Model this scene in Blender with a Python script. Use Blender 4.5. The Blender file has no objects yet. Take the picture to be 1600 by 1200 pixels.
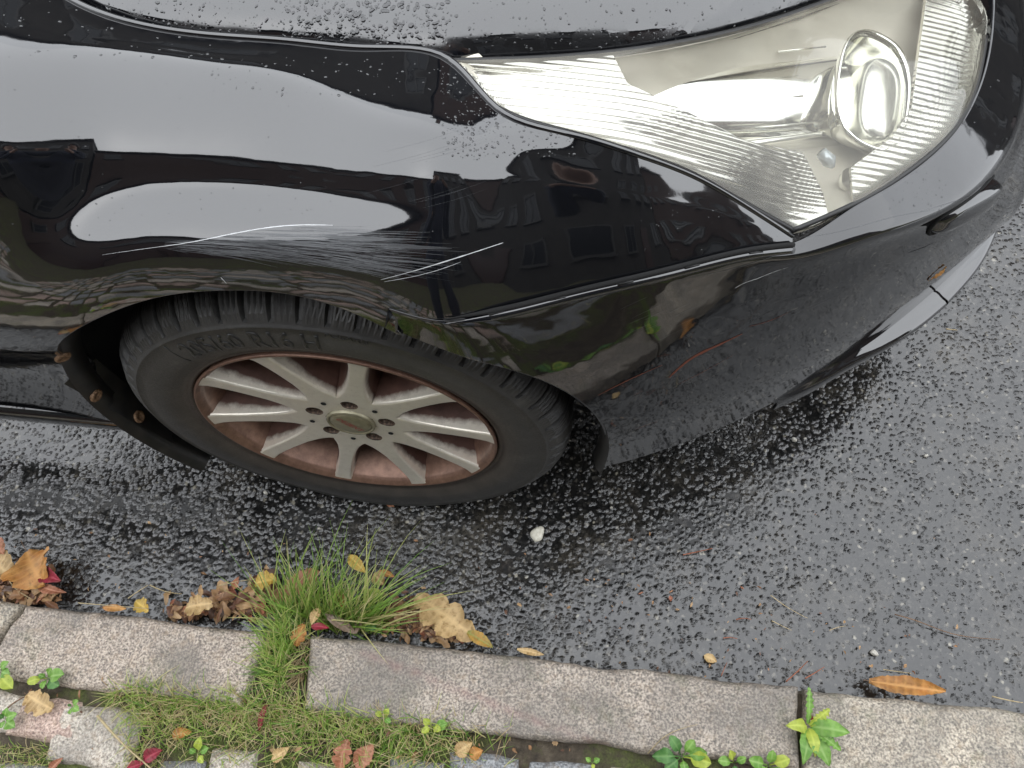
import bpy, bmesh, math, random
import numpy as np
from mathutils import Vector, Matrix, noise as mnoise
from mathutils.bvhtree import BVHTree

R = math.radians
rng = random.Random(7)
SC = bpy.context.scene
COL = SC.collection

# ------------------------------------------------------------------ camera
CAMP = np.array([.328, -.432, 1.31])
_yaw, _pitch, _roll = -.182, 1.077, -.083
FPX = 1178.
_cy, _sy, _cp, _sp = math.cos(_yaw), math.sin(_yaw), math.cos(_pitch), math.sin(_pitch)
FW = np.array([_sy*_cp, _cy*_cp, -_sp])
_r0 = np.array([_cy, -_sy, 0.])
_u0 = np.cross(_r0, FW)
RT = math.cos(_roll)*_r0 + math.sin(_roll)*_u0
UP = -math.sin(_roll)*_r0 + math.cos(_roll)*_u0
cam_d = bpy.data.cameras.new('camera')
cam = bpy.data.objects.new('camera', cam_d)
COL.objects.link(cam)
cam.matrix_world = Matrix(((RT[0], UP[0], -FW[0], CAMP[0]), (RT[1], UP[1], -FW[1], CAMP[1]),
                           (RT[2], UP[2], -FW[2], CAMP[2]), (0, 0, 0, 1)))
cam_d.sensor_width = 36.
cam_d.lens = FPX/1600*36
cam_d.clip_start = .01
cam_d.clip_end = 500
SC.camera = cam
SC.render.resolution_x, SC.render.resolution_y = 1024, 768

# ------------------------------------------------------------------ sky, sun, exposure
SUN_EL, SUN_AZ = R(52), R(200)
w = bpy.data.worlds.new('World')
SC.world = w
w.use_nodes = True
nt = w.node_tree
nt.nodes.clear()
n_out = nt.nodes.new('ShaderNodeOutputWorld')
n_bg = nt.nodes.new('ShaderNodeBackground')
n_sky = nt.nodes.new('ShaderNodeTexSky')
n_sky.sky_type = 'NISHITA'
n_sky.sun_disc = False
n_sky.sun_elevation = SUN_EL
n_sky.sun_rotation = SUN_AZ
n_sky.air_density = 1.6
n_sky.dust_density = 2.0
n_sky.ozone_density = 1.0
n_hs = nt.nodes.new('ShaderNodeHueSaturation')      # cloud cover: the blue is washed out
n_hs.inputs['Saturation'].default_value = .22
n_mx = nt.nodes.new('ShaderNodeMix')
n_mx.data_type = 'RGBA'
n_mx.inputs[0].default_value = .86
n_mx.inputs[7].default_value = (11.3, 11.7, 12.3, 1)    # even grey cloud deck
nt.links.new(n_sky.outputs[0], n_hs.inputs['Color'])
nt.links.new(n_hs.outputs[0], n_mx.inputs[6])
nt.links.new(n_mx.outputs[2], n_bg.inputs['Color'])
nt.links.new(n_bg.outputs[0], n_out.inputs['Surface'])
n_bg.inputs['Strength'].default_value = .15
sun_d = bpy.data.lights.new('sun', 'SUN')
sun_d.energy = .5
sun_d.angle = R(170)
sun_d.color = (1., .97, .92)
sun = bpy.data.objects.new('sun', sun_d)
COL.objects.link(sun)
_sd = Vector((math.sin(SUN_AZ)*math.cos(SUN_EL), math.cos(SUN_AZ)*math.cos(SUN_EL), math.sin(SUN_EL)))
sun.rotation_euler = _sd.to_track_quat('Z', 'Y').to_euler()
sun.location = (0, 0, 6)
SC.view_settings.view_transform = 'Standard'
SC.view_settings.look = 'None'
SC.view_settings.gamma = 1
SC.view_settings.exposure = .8
SC.view_settings.use_curve_mapping = False
SC.cycles.max_bounces = 7
SC.cycles.diffuse_bounces = 2
SC.cycles.glossy_bounces = 4
SC.cycles.transmission_bounces = 4
SC.cycles.transparent_max_bounces = 8
SC.cycles.caustics_reflective = False
SC.cycles.caustics_refractive = False

# ------------------------------------------------------------------ helpers
def at(px, py, z=None, y=None, x=None):
    """point seen at a pixel of the photograph, at a given real height / depth"""
    d = FW + RT*(px-800)/FPX + UP*(600-py)/FPX
    if z is not None: t = (z-CAMP[2])/d[2]
    elif y is not None: t = (y-CAMP[1])/d[1]
    else: t = (x-CAMP[0])/d[0]
    return CAMP + d*t

def ray(px, py):
    d = FW + RT*(px-800)/FPX + UP*(600-py)/FPX
    return Vector(CAMP), Vector(d).normalized()

def tag(o, label=None, cat=None, group=None, kind=None):
    if label: o['label'] = label
    if cat: o['category'] = cat
    if group: o['group'] = group
    if kind: o['kind'] = kind
    return o

def empty(name, loc=(0, 0, 0)):
    o = bpy.data.objects.new(name, None)
    COL.objects.link(o)
    o.location = loc
    o.empty_display_size = .05
    return o

def wloc(o):
    l = Vector(o.location)
    while o.parent: o = o.parent; l = l+Vector(o.location)
    return l

def add(name, mesh, mat=None, parent=None, smooth=True, local=False):
    o = bpy.data.objects.new(name, mesh)
    COL.objects.link(o)
    if mat is not None and not mesh.materials:
        for m in (mat if isinstance(mat, (list, tuple)) else [mat]): mesh.materials.append(m)
    if smooth: mesh.polygons.foreach_set('use_smooth', [True]*len(mesh.polygons))
    if parent is not None:
        o.parent = parent
        if not local: o.location = -wloc(parent)
    return o

def mesh_from(name, V, F):
    m = bpy.data.meshes.new(name)
    m.from_pydata([tuple(map(float, v)) for v in V], [], [tuple(map(int, f)) for f in F])
    m.update()
    return m

class MB:
    """collects vertices and faces into one mesh"""
    def __init__(s): s.V = []; s.F = []
    def grid(s, P, closed_u=False, flip=False):
        nu, nv = len(P), len(P[0]); b = len(s.V)
        for row in P: s.V += [tuple(p) for p in row]
        for i in range(nu if closed_u else nu-1):
            for j in range(nv-1):
                q = (b+i*nv+j, b+((i+1) % nu)*nv+j, b+((i+1) % nu)*nv+j+1, b+i*nv+j+1)
                s.F.append(q[::-1] if flip else q)
    def box(s, c, h, M=None):
        b = len(s.V)
        for dz in (-1, 1):
            for dx, dy in ((-1, -1), (1, -1), (1, 1), (-1, 1)):
                p = Vector((dx*h[0], dy*h[1], dz*h[2]))
                if M is not None: p = M @ p
                s.V.append(tuple(p+Vector(c)))
        for f in ((3, 2, 1, 0), (4, 5, 6, 7), (0, 1, 5, 4), (1, 2, 6, 5), (2, 3, 7, 6), (3, 0, 4, 7)):
            s.F.append(tuple(b+i for i in f))
    def tube(s, pts, r, n=6, cap=True):
        pts = [Vector(p) for p in pts]; rings = []
        rr = r if isinstance(r, (list, tuple)) else [r]*len(pts)
        up = Vector((.31, .17, .93))
        for i, p in enumerate(pts):
            t = (pts[min(i+1, len(pts)-1)]-pts[max(i-1, 0)]).normalized()
            a = t.cross(up).normalized(); c = t.cross(a)
            rings.append([p+(a*math.cos(2*math.pi*k/n)+c*math.sin(2*math.pi*k/n))*rr[i] for k in range(n)])
        b = len(s.V)
        for rg in rings: s.V += [tuple(v) for v in rg]
        for i in range(len(rings)-1):
            for k in range(n):
                s.F.append((b+i*n+k, b+i*n+(k+1) % n, b+(i+1)*n+(k+1) % n, b+(i+1)*n+k))
        if cap:
            s.F.append(tuple(b+k for k in range(n))[::-1])
            s.F.append(tuple(b+(len(rings)-1)*n+k for k in range(n)))
    def build(s, name, mat, parent=None, smooth=True, local=False):
        return add(name, mesh_from(name, s.V, s.F), mat, parent, smooth, local)

def lathe(prof, n, c, a0=0., a1=2*math.pi):
    """revolve (radius, y) about the wheel axis (parallel to Y) through c"""
    full = abs(a1-a0-2*math.pi) < 1e-6
    P = []
    for i in range(n if full else n+1):
        a = a0+(a1-a0)*i/n
        P.append([(c[0]+r*math.cos(a), c[1]+y, c[2]+r*math.sin(a)) for r, y in prof])
    return P, full

def nspline(t, P, tq):
    """natural cubic spline through P (n,...) at knots t"""
    t = np.asarray(t, float); P = np.asarray(P, float); n = len(t)
    sh = P.shape; Y = P.reshape(n, -1); h = np.diff(t)
    A = np.zeros((n, n)); B = np.zeros_like(Y)
    A[0, 0] = A[-1, -1] = 1
    for i in range(1, n-1):
        A[i, i-1] = h[i-1]; A[i, i] = 2*(h[i-1]+h[i]); A[i, i+1] = h[i]
        B[i] = 6*((Y[i+1]-Y[i])/h[i]-(Y[i]-Y[i-1])/h[i-1])
    M = np.linalg.solve(A, B)
    tq = np.asarray(tq, float)
    k = np.clip(np.searchsorted(t, tq)-1, 0, n-2)
    hk = h[k][:, None]; a = (t[k+1]-tq)[:, None]; b = (tq-t[k])[:, None]
    out = M[k]*a**3/(6*hk)+M[k+1]*b**3/(6*hk)+(Y[k]/hk-M[k]*hk/6)*a+(Y[k+1]/hk-M[k+1]*hk/6)*b
    return out.reshape((len(tq),)+sh[1:])

def chord(P):
    d = np.linalg.norm(np.diff(P, axis=0), axis=-1)
    if d.ndim > 1: d = d.mean(1)
    return np.concatenate([[0], np.cumsum(np.maximum(d, 1e-4))])

def dense(C, step, vstep=None):
    """smooth dense grid through control points C[col][row][3]"""
    C = np.asarray(C, float)
    tv = chord(np.swapaxes(C, 0, 1)); tu = chord(C)
    nv = max(8, int(tv[-1]/(vstep or step))); nu = max(8, int(tu[-1]/step))
    G = nspline(tu, C, np.linspace(0, tu[-1], nu))
    G = np.swapaxes(nspline(tv, np.swapaxes(G, 0, 1), np.linspace(0, tv[-1], nv)), 0, 1)
    return G

def gnormals(G, flip):
    du = np.gradient(G, axis=0); dv = np.gradient(G, axis=1)
    n = np.cross(du, dv); n /= np.maximum(np.linalg.norm(n, axis=-1, keepdims=True), 1e-12)
    return -n if flip else n

def panel(name, G, mat, parent, clips=(), flip=False, fillet=.003, depth=.012, sides=None):
    """sheet-metal panel: dense grid G trimmed where a clip function is negative, with rolled edges"""
    nu, nv = G.shape[:2]
    N = gnormals(G, flip).reshape(-1, 3)
    V = [np.array(v) for v in G.reshape(-1, 3)]
    NN = [n for n in N]
    F = []
    for i in range(nu-1):
        for j in range(nv-1):
            q = [i*nv+j, (i+1)*nv+j, (i+1)*nv+j+1, i*nv+j+1]
            F.append(q[::-1] if flip else q)
    for fn in clips:
        val = [fn(v) for v in V]
        cut = {}
        nF = []
        def mid(a, b):
            k = (a, b) if a < b else (b, a)
            if k not in cut:
                t = val[k[0]]/(val[k[0]]-val[k[1]])
                V.append(V[k[0]]*(1-t)+V[k[1]]*t)
                m = NN[k[0]]*(1-t)+NN[k[1]]*t
                NN.append(m/np.linalg.norm(m))
                val.append(0.)
                cut[k] = len(V)-1
            return cut[k]
        for f in F:
            s = [val[i] >= 0 for i in f]
            if all(s): nF.append(f); continue
            if not any(s): continue
            o = []
            for a, b, sa, sb in zip(f, f[1:]+f[:1], s, s[1:]+s[:1]):
                if sa: o.append(a)
                if sa != sb: o.append(mid(a, b))
            if len(o) >= 3: nF.append(o)
        F = nF
    # rolled border
    ec = {}
    for f in F:
        for a, b in zip(f, f[1:]+f[:1]):
            if (b, a) in ec: ec.pop((b, a))
            else: ec[(a, b)] = 1
    T = {}
    for a, b in ec:
        e = V[b]-V[a]; L = np.linalg.norm(e)
        if L < 1e-9: continue
        for k in (a, b):
            T[k] = T.get(k, 0)+np.cross(e, NN[k])
    rings = {}
    for k, t in T.items():
        t = t/max(np.linalg.norm(t), 1e-9)
        ids = [k]
        for ang in (30, 60, 90):
            a = R(ang)
            V.append(V[k]+t*fillet*math.sin(a)-NN[k]*fillet*(1-math.cos(a)))
            m = t*math.sin(a)+NN[k]*math.cos(a); NN.append(m/np.linalg.norm(m)); ids.append(len(V)-1)
        V.append(V[ids[-1]]-NN[k]*depth); NN.append(t); ids.append(len(V)-1)
        rings[k] = ids
    for a, b in ec:
        if a in rings and b in rings:
            for q in range(4):
                F.append([rings[a][q], rings[a][q+1], rings[b][q+1], rings[b][q]])
    used = sorted({i for f in F for i in f}); rm = {o: i for i, o in enumerate(used)}
    m = mesh_from(name, [V[i] for i in used], [[rm[i] for i in f] for f in F])
    o = add(name, m, mat, parent)
    m.normals_split_custom_set_from_vertices([tuple(NN[i]) for i in used])
    return o

def bvh(*objs):
    V = []; F = []
    for o in objs:
        b = len(V)
        off = wloc(o)
        V += [v.co+off for v in o.data.vertices]
        F += [tuple(b+i for i in p.vertices) for p in o.data.polygons]
    return BVHTree.FromPolygons(V, F)

# ------------------------------------------------------------------ materials
class NT:
    def __init__(s, name):
        s.m = bpy.data.materials.new(name); s.m.use_nodes = True
        s.t = s.m.node_tree; s.b = s.t.nodes['Principled BSDF']; s.out = s.t.nodes['Material Output']
        s.tc = None
    def n(s, typ, **kw):
        nd = s.t.nodes.new('ShaderNode'+typ)
        for k, v in kw.items():
            if k[0] == '_':
                nd.inputs[int(k[1:])].default_value = v
            elif hasattr(nd, k): setattr(nd, k, v)
            else: nd.inputs[k.replace('_', ' ')].default_value = v
        return nd
    def l(s, a, b): s.t.links.new(a, b)
    def co(s, out='Object'):
        if s.tc is None: s.tc = s.t.nodes.new('ShaderNodeTexCoord')
        return s.tc.outputs[out]
    def noise(s, scale, detail=4, rough=.55, vec=None, dist=0.):
        nd = s.n('TexNoise', Scale=scale, Detail=detail, Roughness=rough, Distortion=dist)
        s.l(vec if vec is not None else s.co(), nd.inputs['Vector']); return nd
    def voro(s, scale, feature='F1', vec=None, rnd=1.):
        nd = s.n('TexVoronoi', feature=feature, Scale=scale, Randomness=rnd)
        s.l(vec if vec is not None else s.co(), nd.inputs['Vector']); return nd
    def ramp(s, fac, stops):
        nd = s.t.nodes.new('ShaderNodeValToRGB'); e = nd.color_ramp.elements
        while len(e) < len(stops): e.new(.5)
        for i, (p, c) in enumerate(stops):
            e[i].position = p
            e[i].color = (c, c, c, 1) if isinstance(c, (int, float)) else (c[0], c[1], c[2], 1)
        s.l(fac, nd.inputs[0]); return nd.outputs[0]
    def mix(s, fac, a, b, blend='MIX'):
        nd = s.n('Mix', data_type='RGBA', blend_type=blend)
        for i, v in ((0, fac), (6, a), (7, b)):
            if isinstance(v, (int, float)): nd.inputs[i].default_value = v
            elif isinstance(v, tuple): nd.inputs[i].default_value = (*v[:3], 1)
            else: s.l(v, nd.inputs[i])
        return nd.outputs[2]
    def math(s, op, a, b=None, c=None):
        nd = s.n('Math', operation=op)
        for i, v in enumerate((a, b, c)):
            if v is None: continue
            if isinstance(v, (int, float)): nd.inputs[i].default_value = v
            else: s.l(v, nd.inputs[i])
        return nd.outputs[0]
    def bump(s, h, strength=1., dist=.01, normal=None):
        nd = s.n('Bump', Strength=strength, Distance=dist); s.l(h, nd.inputs['Height'])
        if normal is not None: s.l(normal, nd.inputs['Normal'])
        return nd.outputs[0]
    def set(s, **kw):
        for k, v in kw.items():
            i = s.b.inputs[k.replace('_', ' ')]
            if isinstance(v, (int, float)): i.default_value = v
            elif isinstance(v, tuple): i.default_value = (*v[:3], 1) if len(i.default_value) == 4 else v
            else: s.l(v, i)
        return s

def simple(name, col, rough=.5, metal=0., **kw):
    return NT(name).set(Base_Color=col, Roughness=rough, Metallic=metal, **kw).m

def mat_paint(name='black_paint', film=False, ior=1.98):
    m = NT(name)
    n1 = m.noise(9, 3); n2 = m.noise(260, 2, .6)
    sp = m.noise(1900, 1)
    fl = m.ramp(sp.outputs[0], [(.70, 0), (.78, 1)])
    m.set(Base_Color=m.mix(m.math('MULTIPLY', fl, .35), (.0045, .0048, .006), (.10, .10, .10)), IOR=ior)
    h = m.math('ADD', m.math('MULTIPLY', n1.outputs[0], 1.0), m.math('MULTIPLY', n2.outputs[0], .006))
    m.set(Roughness=m.ramp(m.noise(14, 5).outputs[0], [(.3, .028), (.75, .065)]))
    if film:
        f = m.ramp(m.noise(26, 6, .62, dist=.6).outputs[0], [(.50, 0), (.515, 1)])
        dr = m.ramp(m.voro(210).outputs['Distance'], [(.10, 1), (.32, 0)])
        h = m.math('ADD', h, m.math('MULTIPLY', m.math('MULTIPLY', dr, f), .05))
        m.set(Roughness=m.mix(f, (.03,)*3, (.16,)*3))
    m.set(Normal=m.bump(h, .35, .004))
    return m.m

def mat_asphalt():
    m = NT('wet_asphalt')
    wt = m.n('Attribute', attribute_name='water').outputs['Fac']
    wob = m.noise(90, 2); vec = m.mix(.010, m.co(), wob.outputs['Color'], 'ADD')
    v1 = m.voro(165, vec=vec); v2 = m.voro(390, vec=vec); n1 = m.noise(760, 2); n2 = m.noise(8, 5, .68)
    sc_ = m.n('SeparateColor'); m.l(v1.outputs['Color'], sc_.inputs[0])
    # aggregate: mostly black basalt, some grey, a few pale chips
    col = m.ramp(sc_.outputs[0], [(.0, (.006, .006, .006)), (.45, (.013, .013, .0125)), (.80, (.028, .0265, .0245)), (.94, (.058, .054, .048)), (.987, (.13, .12, .10)), (1., (.27, .25, .20))])
    col = m.mix(m.ramp(v1.outputs['Distance'], [(.30, 0), (.62, .7)]), col, (.006, .006, .006))
    dirt = m.ramp(n2.outputs[0], [(.50, 0), (.70, .62)])
    col = m.mix(m.math('MULTIPLY', dirt, m.ramp(m.noise(160, 4, .7).outputs[0], [(.35, 0), (.65, 1)])), col, (.085, .073, .055))
    col = m.mix(m.ramp(n1.outputs[0], [(.68, 0), (.76, .7)]), col, (.09, .082, .07))
    # every chip lies at its own angle
    dry = m.math('SUBTRACT', 1., wt)
    acc = m.n('NewGeometry').outputs['Normal']
    for v, k in ((v1, .62), (v2, .52)):
        sb = m.n('VectorMath', operation='SUBTRACT'); m.l(v.outputs['Color'], sb.inputs[0]); sb.inputs[1].default_value = (.5, .5, .5)
        sc = m.n('VectorMath', operation='SCALE'); m.l(sb.outputs[0], sc.inputs[0]); m.l(m.math('MULTIPLY_ADD', dry, k, .02), sc.inputs['Scale'])
        ad = m.n('VectorMath', operation='ADD'); m.l(acc, ad.inputs[0]); m.l(sc.outputs[0], ad.inputs[1]); acc = ad.outputs[0]
    nz = m.n('VectorMath', operation='NORMALIZE'); m.l(acc, nz.inputs[0])
    m.set(Base_Color=col, Roughness=m.mix(wt, (.27,)*3, (.10,)*3), IOR=1.72)
    m.set(Normal=m.bump(m.math('MULTIPLY', n1.outputs[0], dry), .5, .0016, nz.outputs[0]))
    return m.m

def mat_granite(name, a, b, c, stain=None, moss=.0):
    m = NT(name)
    s1 = m.noise(290, 3, .6); s2 = m.noise(150, 2, .5); s3 = m.noise(120, 4, .65); s4 = m.noise(9, 5)
    col = m.ramp(s1.outputs[0], [(.30, a), (.46, b), (.56, c), (.70, tuple(min(1, x*1.35) for x in c))])
    dark = m.ramp(s2.outputs[0], [(.33, 1), (.40, 0)])
    col = m.mix(m.math('MULTIPLY', dark, .45), col, (.05, .048, .046))
    rust = m.ramp(m.noise(70, 4, .6).outputs[0], [(.52, 0), (.70, 1)])
    col = m.mix(m.math('MULTIPLY', rust, .35), col, (.36, .25, .15))
    wet = m.ramp(s4.outputs[0], [(.40, 0), (.62, 1)])
    col = m.mix(m.math('MULTIPLY', wet, .62), col, (.12, .11, .095))
    col = m.mix(m.ramp(m.noise(30, 6, .7).outputs[0], [(.62, 0), (.72, .55)]), col, (.085, .08, .075))
    if moss:
        g = m.ramp(m.noise(17, 5, .7).outputs[0], [(.56, 0), (.68, 1)])
        col = m.mix(m.math('MULTIPLY', g, moss), col, (.06, .08, .018))
    if stain:
        # faint pink chalk streak running slantwise over the stone
        sx = m.n('SeparateXYZ'); m.l(m.co(), sx.inputs[0])
        (x0, y0), (x1, y1) = stain
        L = math.hypot(x1-x0, y1-y0); nx, ny = -(y1-y0)/L, (x1-x0)/L
        d = m.math('ADD', m.math('MULTIPLY', sx.outputs[0], nx), m.math('MULTIPLY', sx.outputs[1], ny))
        d = m.math('ABSOLUTE', m.math('ADD', m.math('SUBTRACT', d, nx*x0+ny*y0), m.math('MULTIPLY_ADD', m.noise(22, 3).outputs[0], .02, -.010)))
        tt = m.math('ADD', m.math('MULTIPLY', sx.outputs[0], -ny*-1*0+(x1-x0)/L), m.math('MULTIPLY', sx.outputs[1], (y1-y0)/L))
        tt = m.math('SUBTRACT', tt, (x0*(x1-x0)+y0*(y1-y0))/L)
        end = m.math('MULTIPLY', m.math('GREATER_THAN', tt, 0.), m.math('LESS_THAN', tt, L))
        k = m.math('MULTIPLY', m.ramp(d, [(.0, 1), (.011, 0)]), m.math('MULTIPLY', end, m.ramp(m.noise(45, 5).outputs[0], [(.35, .15), (.6, .8)])))
        col = m.mix(m.math('MULTIPLY', k, .42), col, (.30, .15, .14))
    h = m.math('ADD', m.math('MULTIPLY', s3.outputs[0], 1.), m.math('MULTIPLY', s1.outputs[0], .5))
    m.set(Base_Color=col, Roughness=m.mix(wet, (.62,)*3, (.38,)*3), Normal=m.bump(h, .8, .0045))
    return m.m

def mat_soil():
    m = NT('mossy_soil')
    a = m.noise(60, 6, .7); g = m.noise(14, 5, .65)
    col = m.ramp(a.outputs[0], [(.3, (.035, .026, .018)), (.55, (.10, .078, .052)), (.75, (.19, .155, .11))])
    col = m.mix(m.ramp(g.outputs[0], [(.46, 0), (.60, .85)]), col, m.ramp(m.noise(300, 3).outputs[0], [(.3, (.05, .07, .012)), (.7, (.17, .21, .045))]))
    m.set(Base_Color=col, Roughness=.85, Normal=m.bump(m.noise(180, 5, .7).outputs[0], 1., .012))
    return m.m

def mat_tyre():
    m = NT('tyre_rubber')
    n = m.noise(38, 6, .65); f = m.noise(420, 4, .7)
    geo = m.n('SeparateXYZ'); m.l(m.co(), geo.inputs[0])
    rad = m.math('SQRT', m.math('ADD', m.math('POWER', geo.outputs[0], 2), m.math('POWER', geo.outputs[2], 2)))
    col = m.ramp(n.outputs[0], [(.30, (.024, .0235, .023)), (.60, (.043, .042, .040)), (.82, (.08, .077, .07))])
    # brake dust and road film by the bead
    bead = m.ramp(rad, [(.222, 1), (.262, 0)])
    col = m.mix(m.math('MULTIPLY', bead, m.ramp(n.outputs[0], [(.3, .35), (.7, .7)])), col, (.070, .050, .038))
    chip = m.ramp(m.noise(95, 5, .75).outputs[0], [(.70, 0), (.78, .8)])
    col = m.mix(chip, col, (.16, .155, .14))
    m.set(Base_Color=col, Roughness=m.ramp(f.outputs[0], [(.3, .38), (.7, .62)]), Normal=m.bump(m.math('ADD', f.outputs[0], n.outputs[0]), .25, .002))
    return m.m

def mat_alloy():
    m = NT('dusty_alloy')
    geo = m.n('SeparateXYZ'); m.l(m.co(), geo.inputs[0])
    n = m.noise(60, 6, .7); n2 = m.noise(300, 3)
    # object Y = depth behind the wheel face: brake dust settles in the pockets
    dep = m.math('ADD', geo.outputs[1], m.math('MULTIPLY_ADD', n.outputs[0], .014, -.007))
    d = m.ramp(m.math('MULTIPLY', dep, 10.), [(.155, 0), (.26, 1)])
    sp = m.ramp(n2.outputs[0], [(.62, 0), (.72, .55)])
    film = m.ramp(n.outputs[0], [(.35, .10), (.75, .42)])
    alloy = m.mix(film, (.74, .70, .61), (.46, .40, .32))
    k = m.math('MAXIMUM', d, m.math('MULTIPLY', sp, .35))
    col = m.mix(k, alloy, m.ramp(m.noise(45, 5).outputs[0], [(.3, (.066, .032, .024)), (.7, (.125, .064, .048))]))
    m.set(Base_Color=col, Metallic=m.mix(k, (.45,)*3, (.05,)*3), Roughness=m.mix(k, (.30,)*3, (.62,)*3), Normal=m.bump(n2.outputs[0], .10, .002))
    return m.m

def mat_lens():
    m = NT('clear_lens')
    m.t.nodes.remove(m.b)
    tr = m.n('BsdfTransparent'); tr.inputs[0].default_value = (.97, .98, .97, 1)
    gl = m.n('BsdfGlossy'); gl.inputs['Roughness'].default_value = .03
    fr = m.n('Fresnel', IOR=1.45)
    # weathered, slightly hazy polycarbonate
    hz = m.n('BsdfDiffuse'); hz.inputs[0].default_value = (.82, .77, .64, 1)
    mx = m.n('MixShader'); m.l(fr.outputs[0], mx.inputs[0]); m.l(tr.outputs[0], mx.inputs[1]); m.l(gl.outputs[0], mx.inputs[2])
    m2 = m.n('MixShader'); m.l(m.ramp(m.noise(12, 5).outputs[0], [(.35, .05), (.75, .17)]), m2.inputs[0]); m.l(mx.outputs[0], m2.inputs[1]); m.l(hz.outputs[0], m2.inputs[2])
    m.l(m2.outputs[0], m.out.inputs['Surface'])
    return m.m

def mat_leafy(name, cols, rough=.55, trans=.25):
    m = NT(name)
    oi = m.n('NewGeometry')
    n = m.noise(55, 5, .65)
    col = m.ramp(oi.outputs['Random Per Island'], [(i/max(1, len(cols)-1), c) for i, c in enumerate(cols)])
    col = m.mix(m.ramp(n.outputs[0], [(.38, 0), (.75, .6)]), col, tuple(.42*x for x in cols[0]))
    m.set(Base_Color=col, Roughness=rough)
    if trans:
        t = m.n('BsdfTranslucent'); m.l(col, t.inputs[0])
        mx = m.n('MixShader'); mx.inputs[0].default_value = trans
        m.l(m.b.outputs[0], mx.inputs[1]); m.l(t.outputs[0], mx.inputs[2]); m.l(mx.outputs[0], m.out.inputs['Surface'])
    return m.m

PAINT = mat_paint()
PAINT_H = mat_paint('black_hood_paint', film=True)
PAINT_B = mat_paint('black_bumper_paint', ior=1.78)
ASPH = mat_asphalt()
TYRE = mat_tyre()
ALLOY = mat_alloy()
LENS = mat_lens()
SOIL = mat_soil()
BLACKP = simple('black_plastic', (.012, .012, .012), .45)
DARK = simple('dark_cavity', (.004, .004, .004), .9)
CHROME = simple('bright_chrome', (.86, .86, .80), .10, 1.)
CHROME2 = simple('satin_chrome', (.80, .79, .71), .24, .9)

# ------------------------------------------------------------------ car
def pix_(p):
    d = np.asarray(p, float)-CAMP; z = d@FW
    return 800+FPX*(d@RT)/z, 600-FPX*(d@UP)/z
CAR = empty('car')
tag(CAR, 'glossy black car parked at the kerb, front corner with scratched wing and dusty alloy wheel', 'car')

def march(px, rows, es, z0):
    """section of the wing: from the first row down, with the given surface pitch between rows"""
    p = at(px, rows[0], z=z0); out = [p]
    for r1, e in zip(rows[1:], es):
        e = R(e); d = at(px, r1, z=0)-CAMP
        A = np.array([[d[1], math.sin(e)], [d[2], math.cos(e)]])
        t, s = np.linalg.solve(A, np.array([p[1]-CAMP[1], p[2]-CAMP[2]]))
        p = CAMP+d*t; out.append(p)
    return out

HUB = np.array([0., 0., .31])
FC = []
def fcol(px, z0, rows, es, low, bead=False):
    rows, es = list(rows), list(es)
    if bead: rows.insert(1, rows[0]+9); es.insert(0, 62)       # raised bead along the shut line
    FC.append(march(px, rows, es, z0)+[at(px, py, y=y) for py, y in low])
fcol(10, .846, [-60, 10, 80, 160, 240, 262, 300, 345, 390, 435, 480], [96, 94, 75, 58, 40, 32, 25, 18, 12, 6], [(560, .012), (650, .03)])
fcol(120, .832, [5, 50, 88, 165, 243, 262, 300, 345, 385, 430, 475], [96, 94, 73, 56, 38, 36, 46, 50, 30, 10], [(560, .004), (680, .025)])
fcol(230, .826, [42, 70, 97, 172, 246, 262, 295, 335, 375, 412, 447], [96, 95, 70, 54, 36, 42, 66, 58, 30, 12], [(540, -.002), (690, .02)])
fcol(340, .822, [57, 85, 112, 185, 252, 266, 292, 335, 378, 412, 443], [96, 95, 68, 52, 35, 40, 68, 60, 30, 13], [(540, -.005), (690, .018)])
fcol(450, .819, [65, 95, 130, 200, 262, 275, 300, 340, 380, 412, 447], [96, 95, 68, 52, 35, 40, 67, 58, 31, 14], [(540, -.006), (690, .015)])
fcol(570, .818, [76, 125, 176, 226, 272, 286, 312, 350, 388, 422, 463], [97, 95, 70, 54, 38, 40, 54, 48, 32, 16], [(560, -.006), (700, .015)])
fcol(690, .818, [88, 150, 208, 250, 285, 300, 326, 365, 405, 447, 500], [97, 94, 66, 52, 42, 42, 43, 38, 30, 20], [(580, -.012), (720, .012)])
def z_for(px, rows, es, ytar):
    lo, hi = .60, .90
    for _ in range(40):
        m_ = (lo+hi)/2
        if march(px, rows, es, m_)[-1][1] > ytar: lo = m_
        else: hi = m_
    return (lo+hi)/2
for px, yt, t, b, e0, e1, lo in ((790, -.020, 180, 482, 58, 25, [(580, -.024), (730, .0)]),
                                 (900, .006, 214, 455, 50, 23, [(560, -.006), (720, .015)]),
                                 (1000, .022, 245, 432, 47, 24, [(540, .02), (700, .04)]),
                                 (1080, .046, 275, 412, 45, 27, [(520, .05), (690, .07)]),
                                 (1160, .070, 320, 393, 43, 30, [(500, .07), (670, .10)]),
                                 (1238, .096, 370, 383, 40, 34, [(480, .105), (640, .14)])):
    rw, es = list(np.linspace(t, b, 11)), list(np.linspace(e0, e1, 10))
    if px == 790: es = [88, 68, 52, 47, 44, 41, 37, 33, 29, 25]
    fcol(px, z_for(px, rw, es, yt), rw, es, lo, False)
FC = np.array(FC)
# the wing runs on towards the door, out of frame
FC = np.concatenate([[FC[0]+np.array([-.75, .01, .03])], [FC[0]+np.array([-.38, .004, .014])], FC])
FG = dense(FC, .0045)
GAP = FC[2:9, 0]                                  # bonnet shut line
EDGE_A = FC[8:, 0]                                # wing / headlamp edge
SEAM = np.array([c[10] for c in FC[8:]])         # wing / bumper seam

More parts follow.
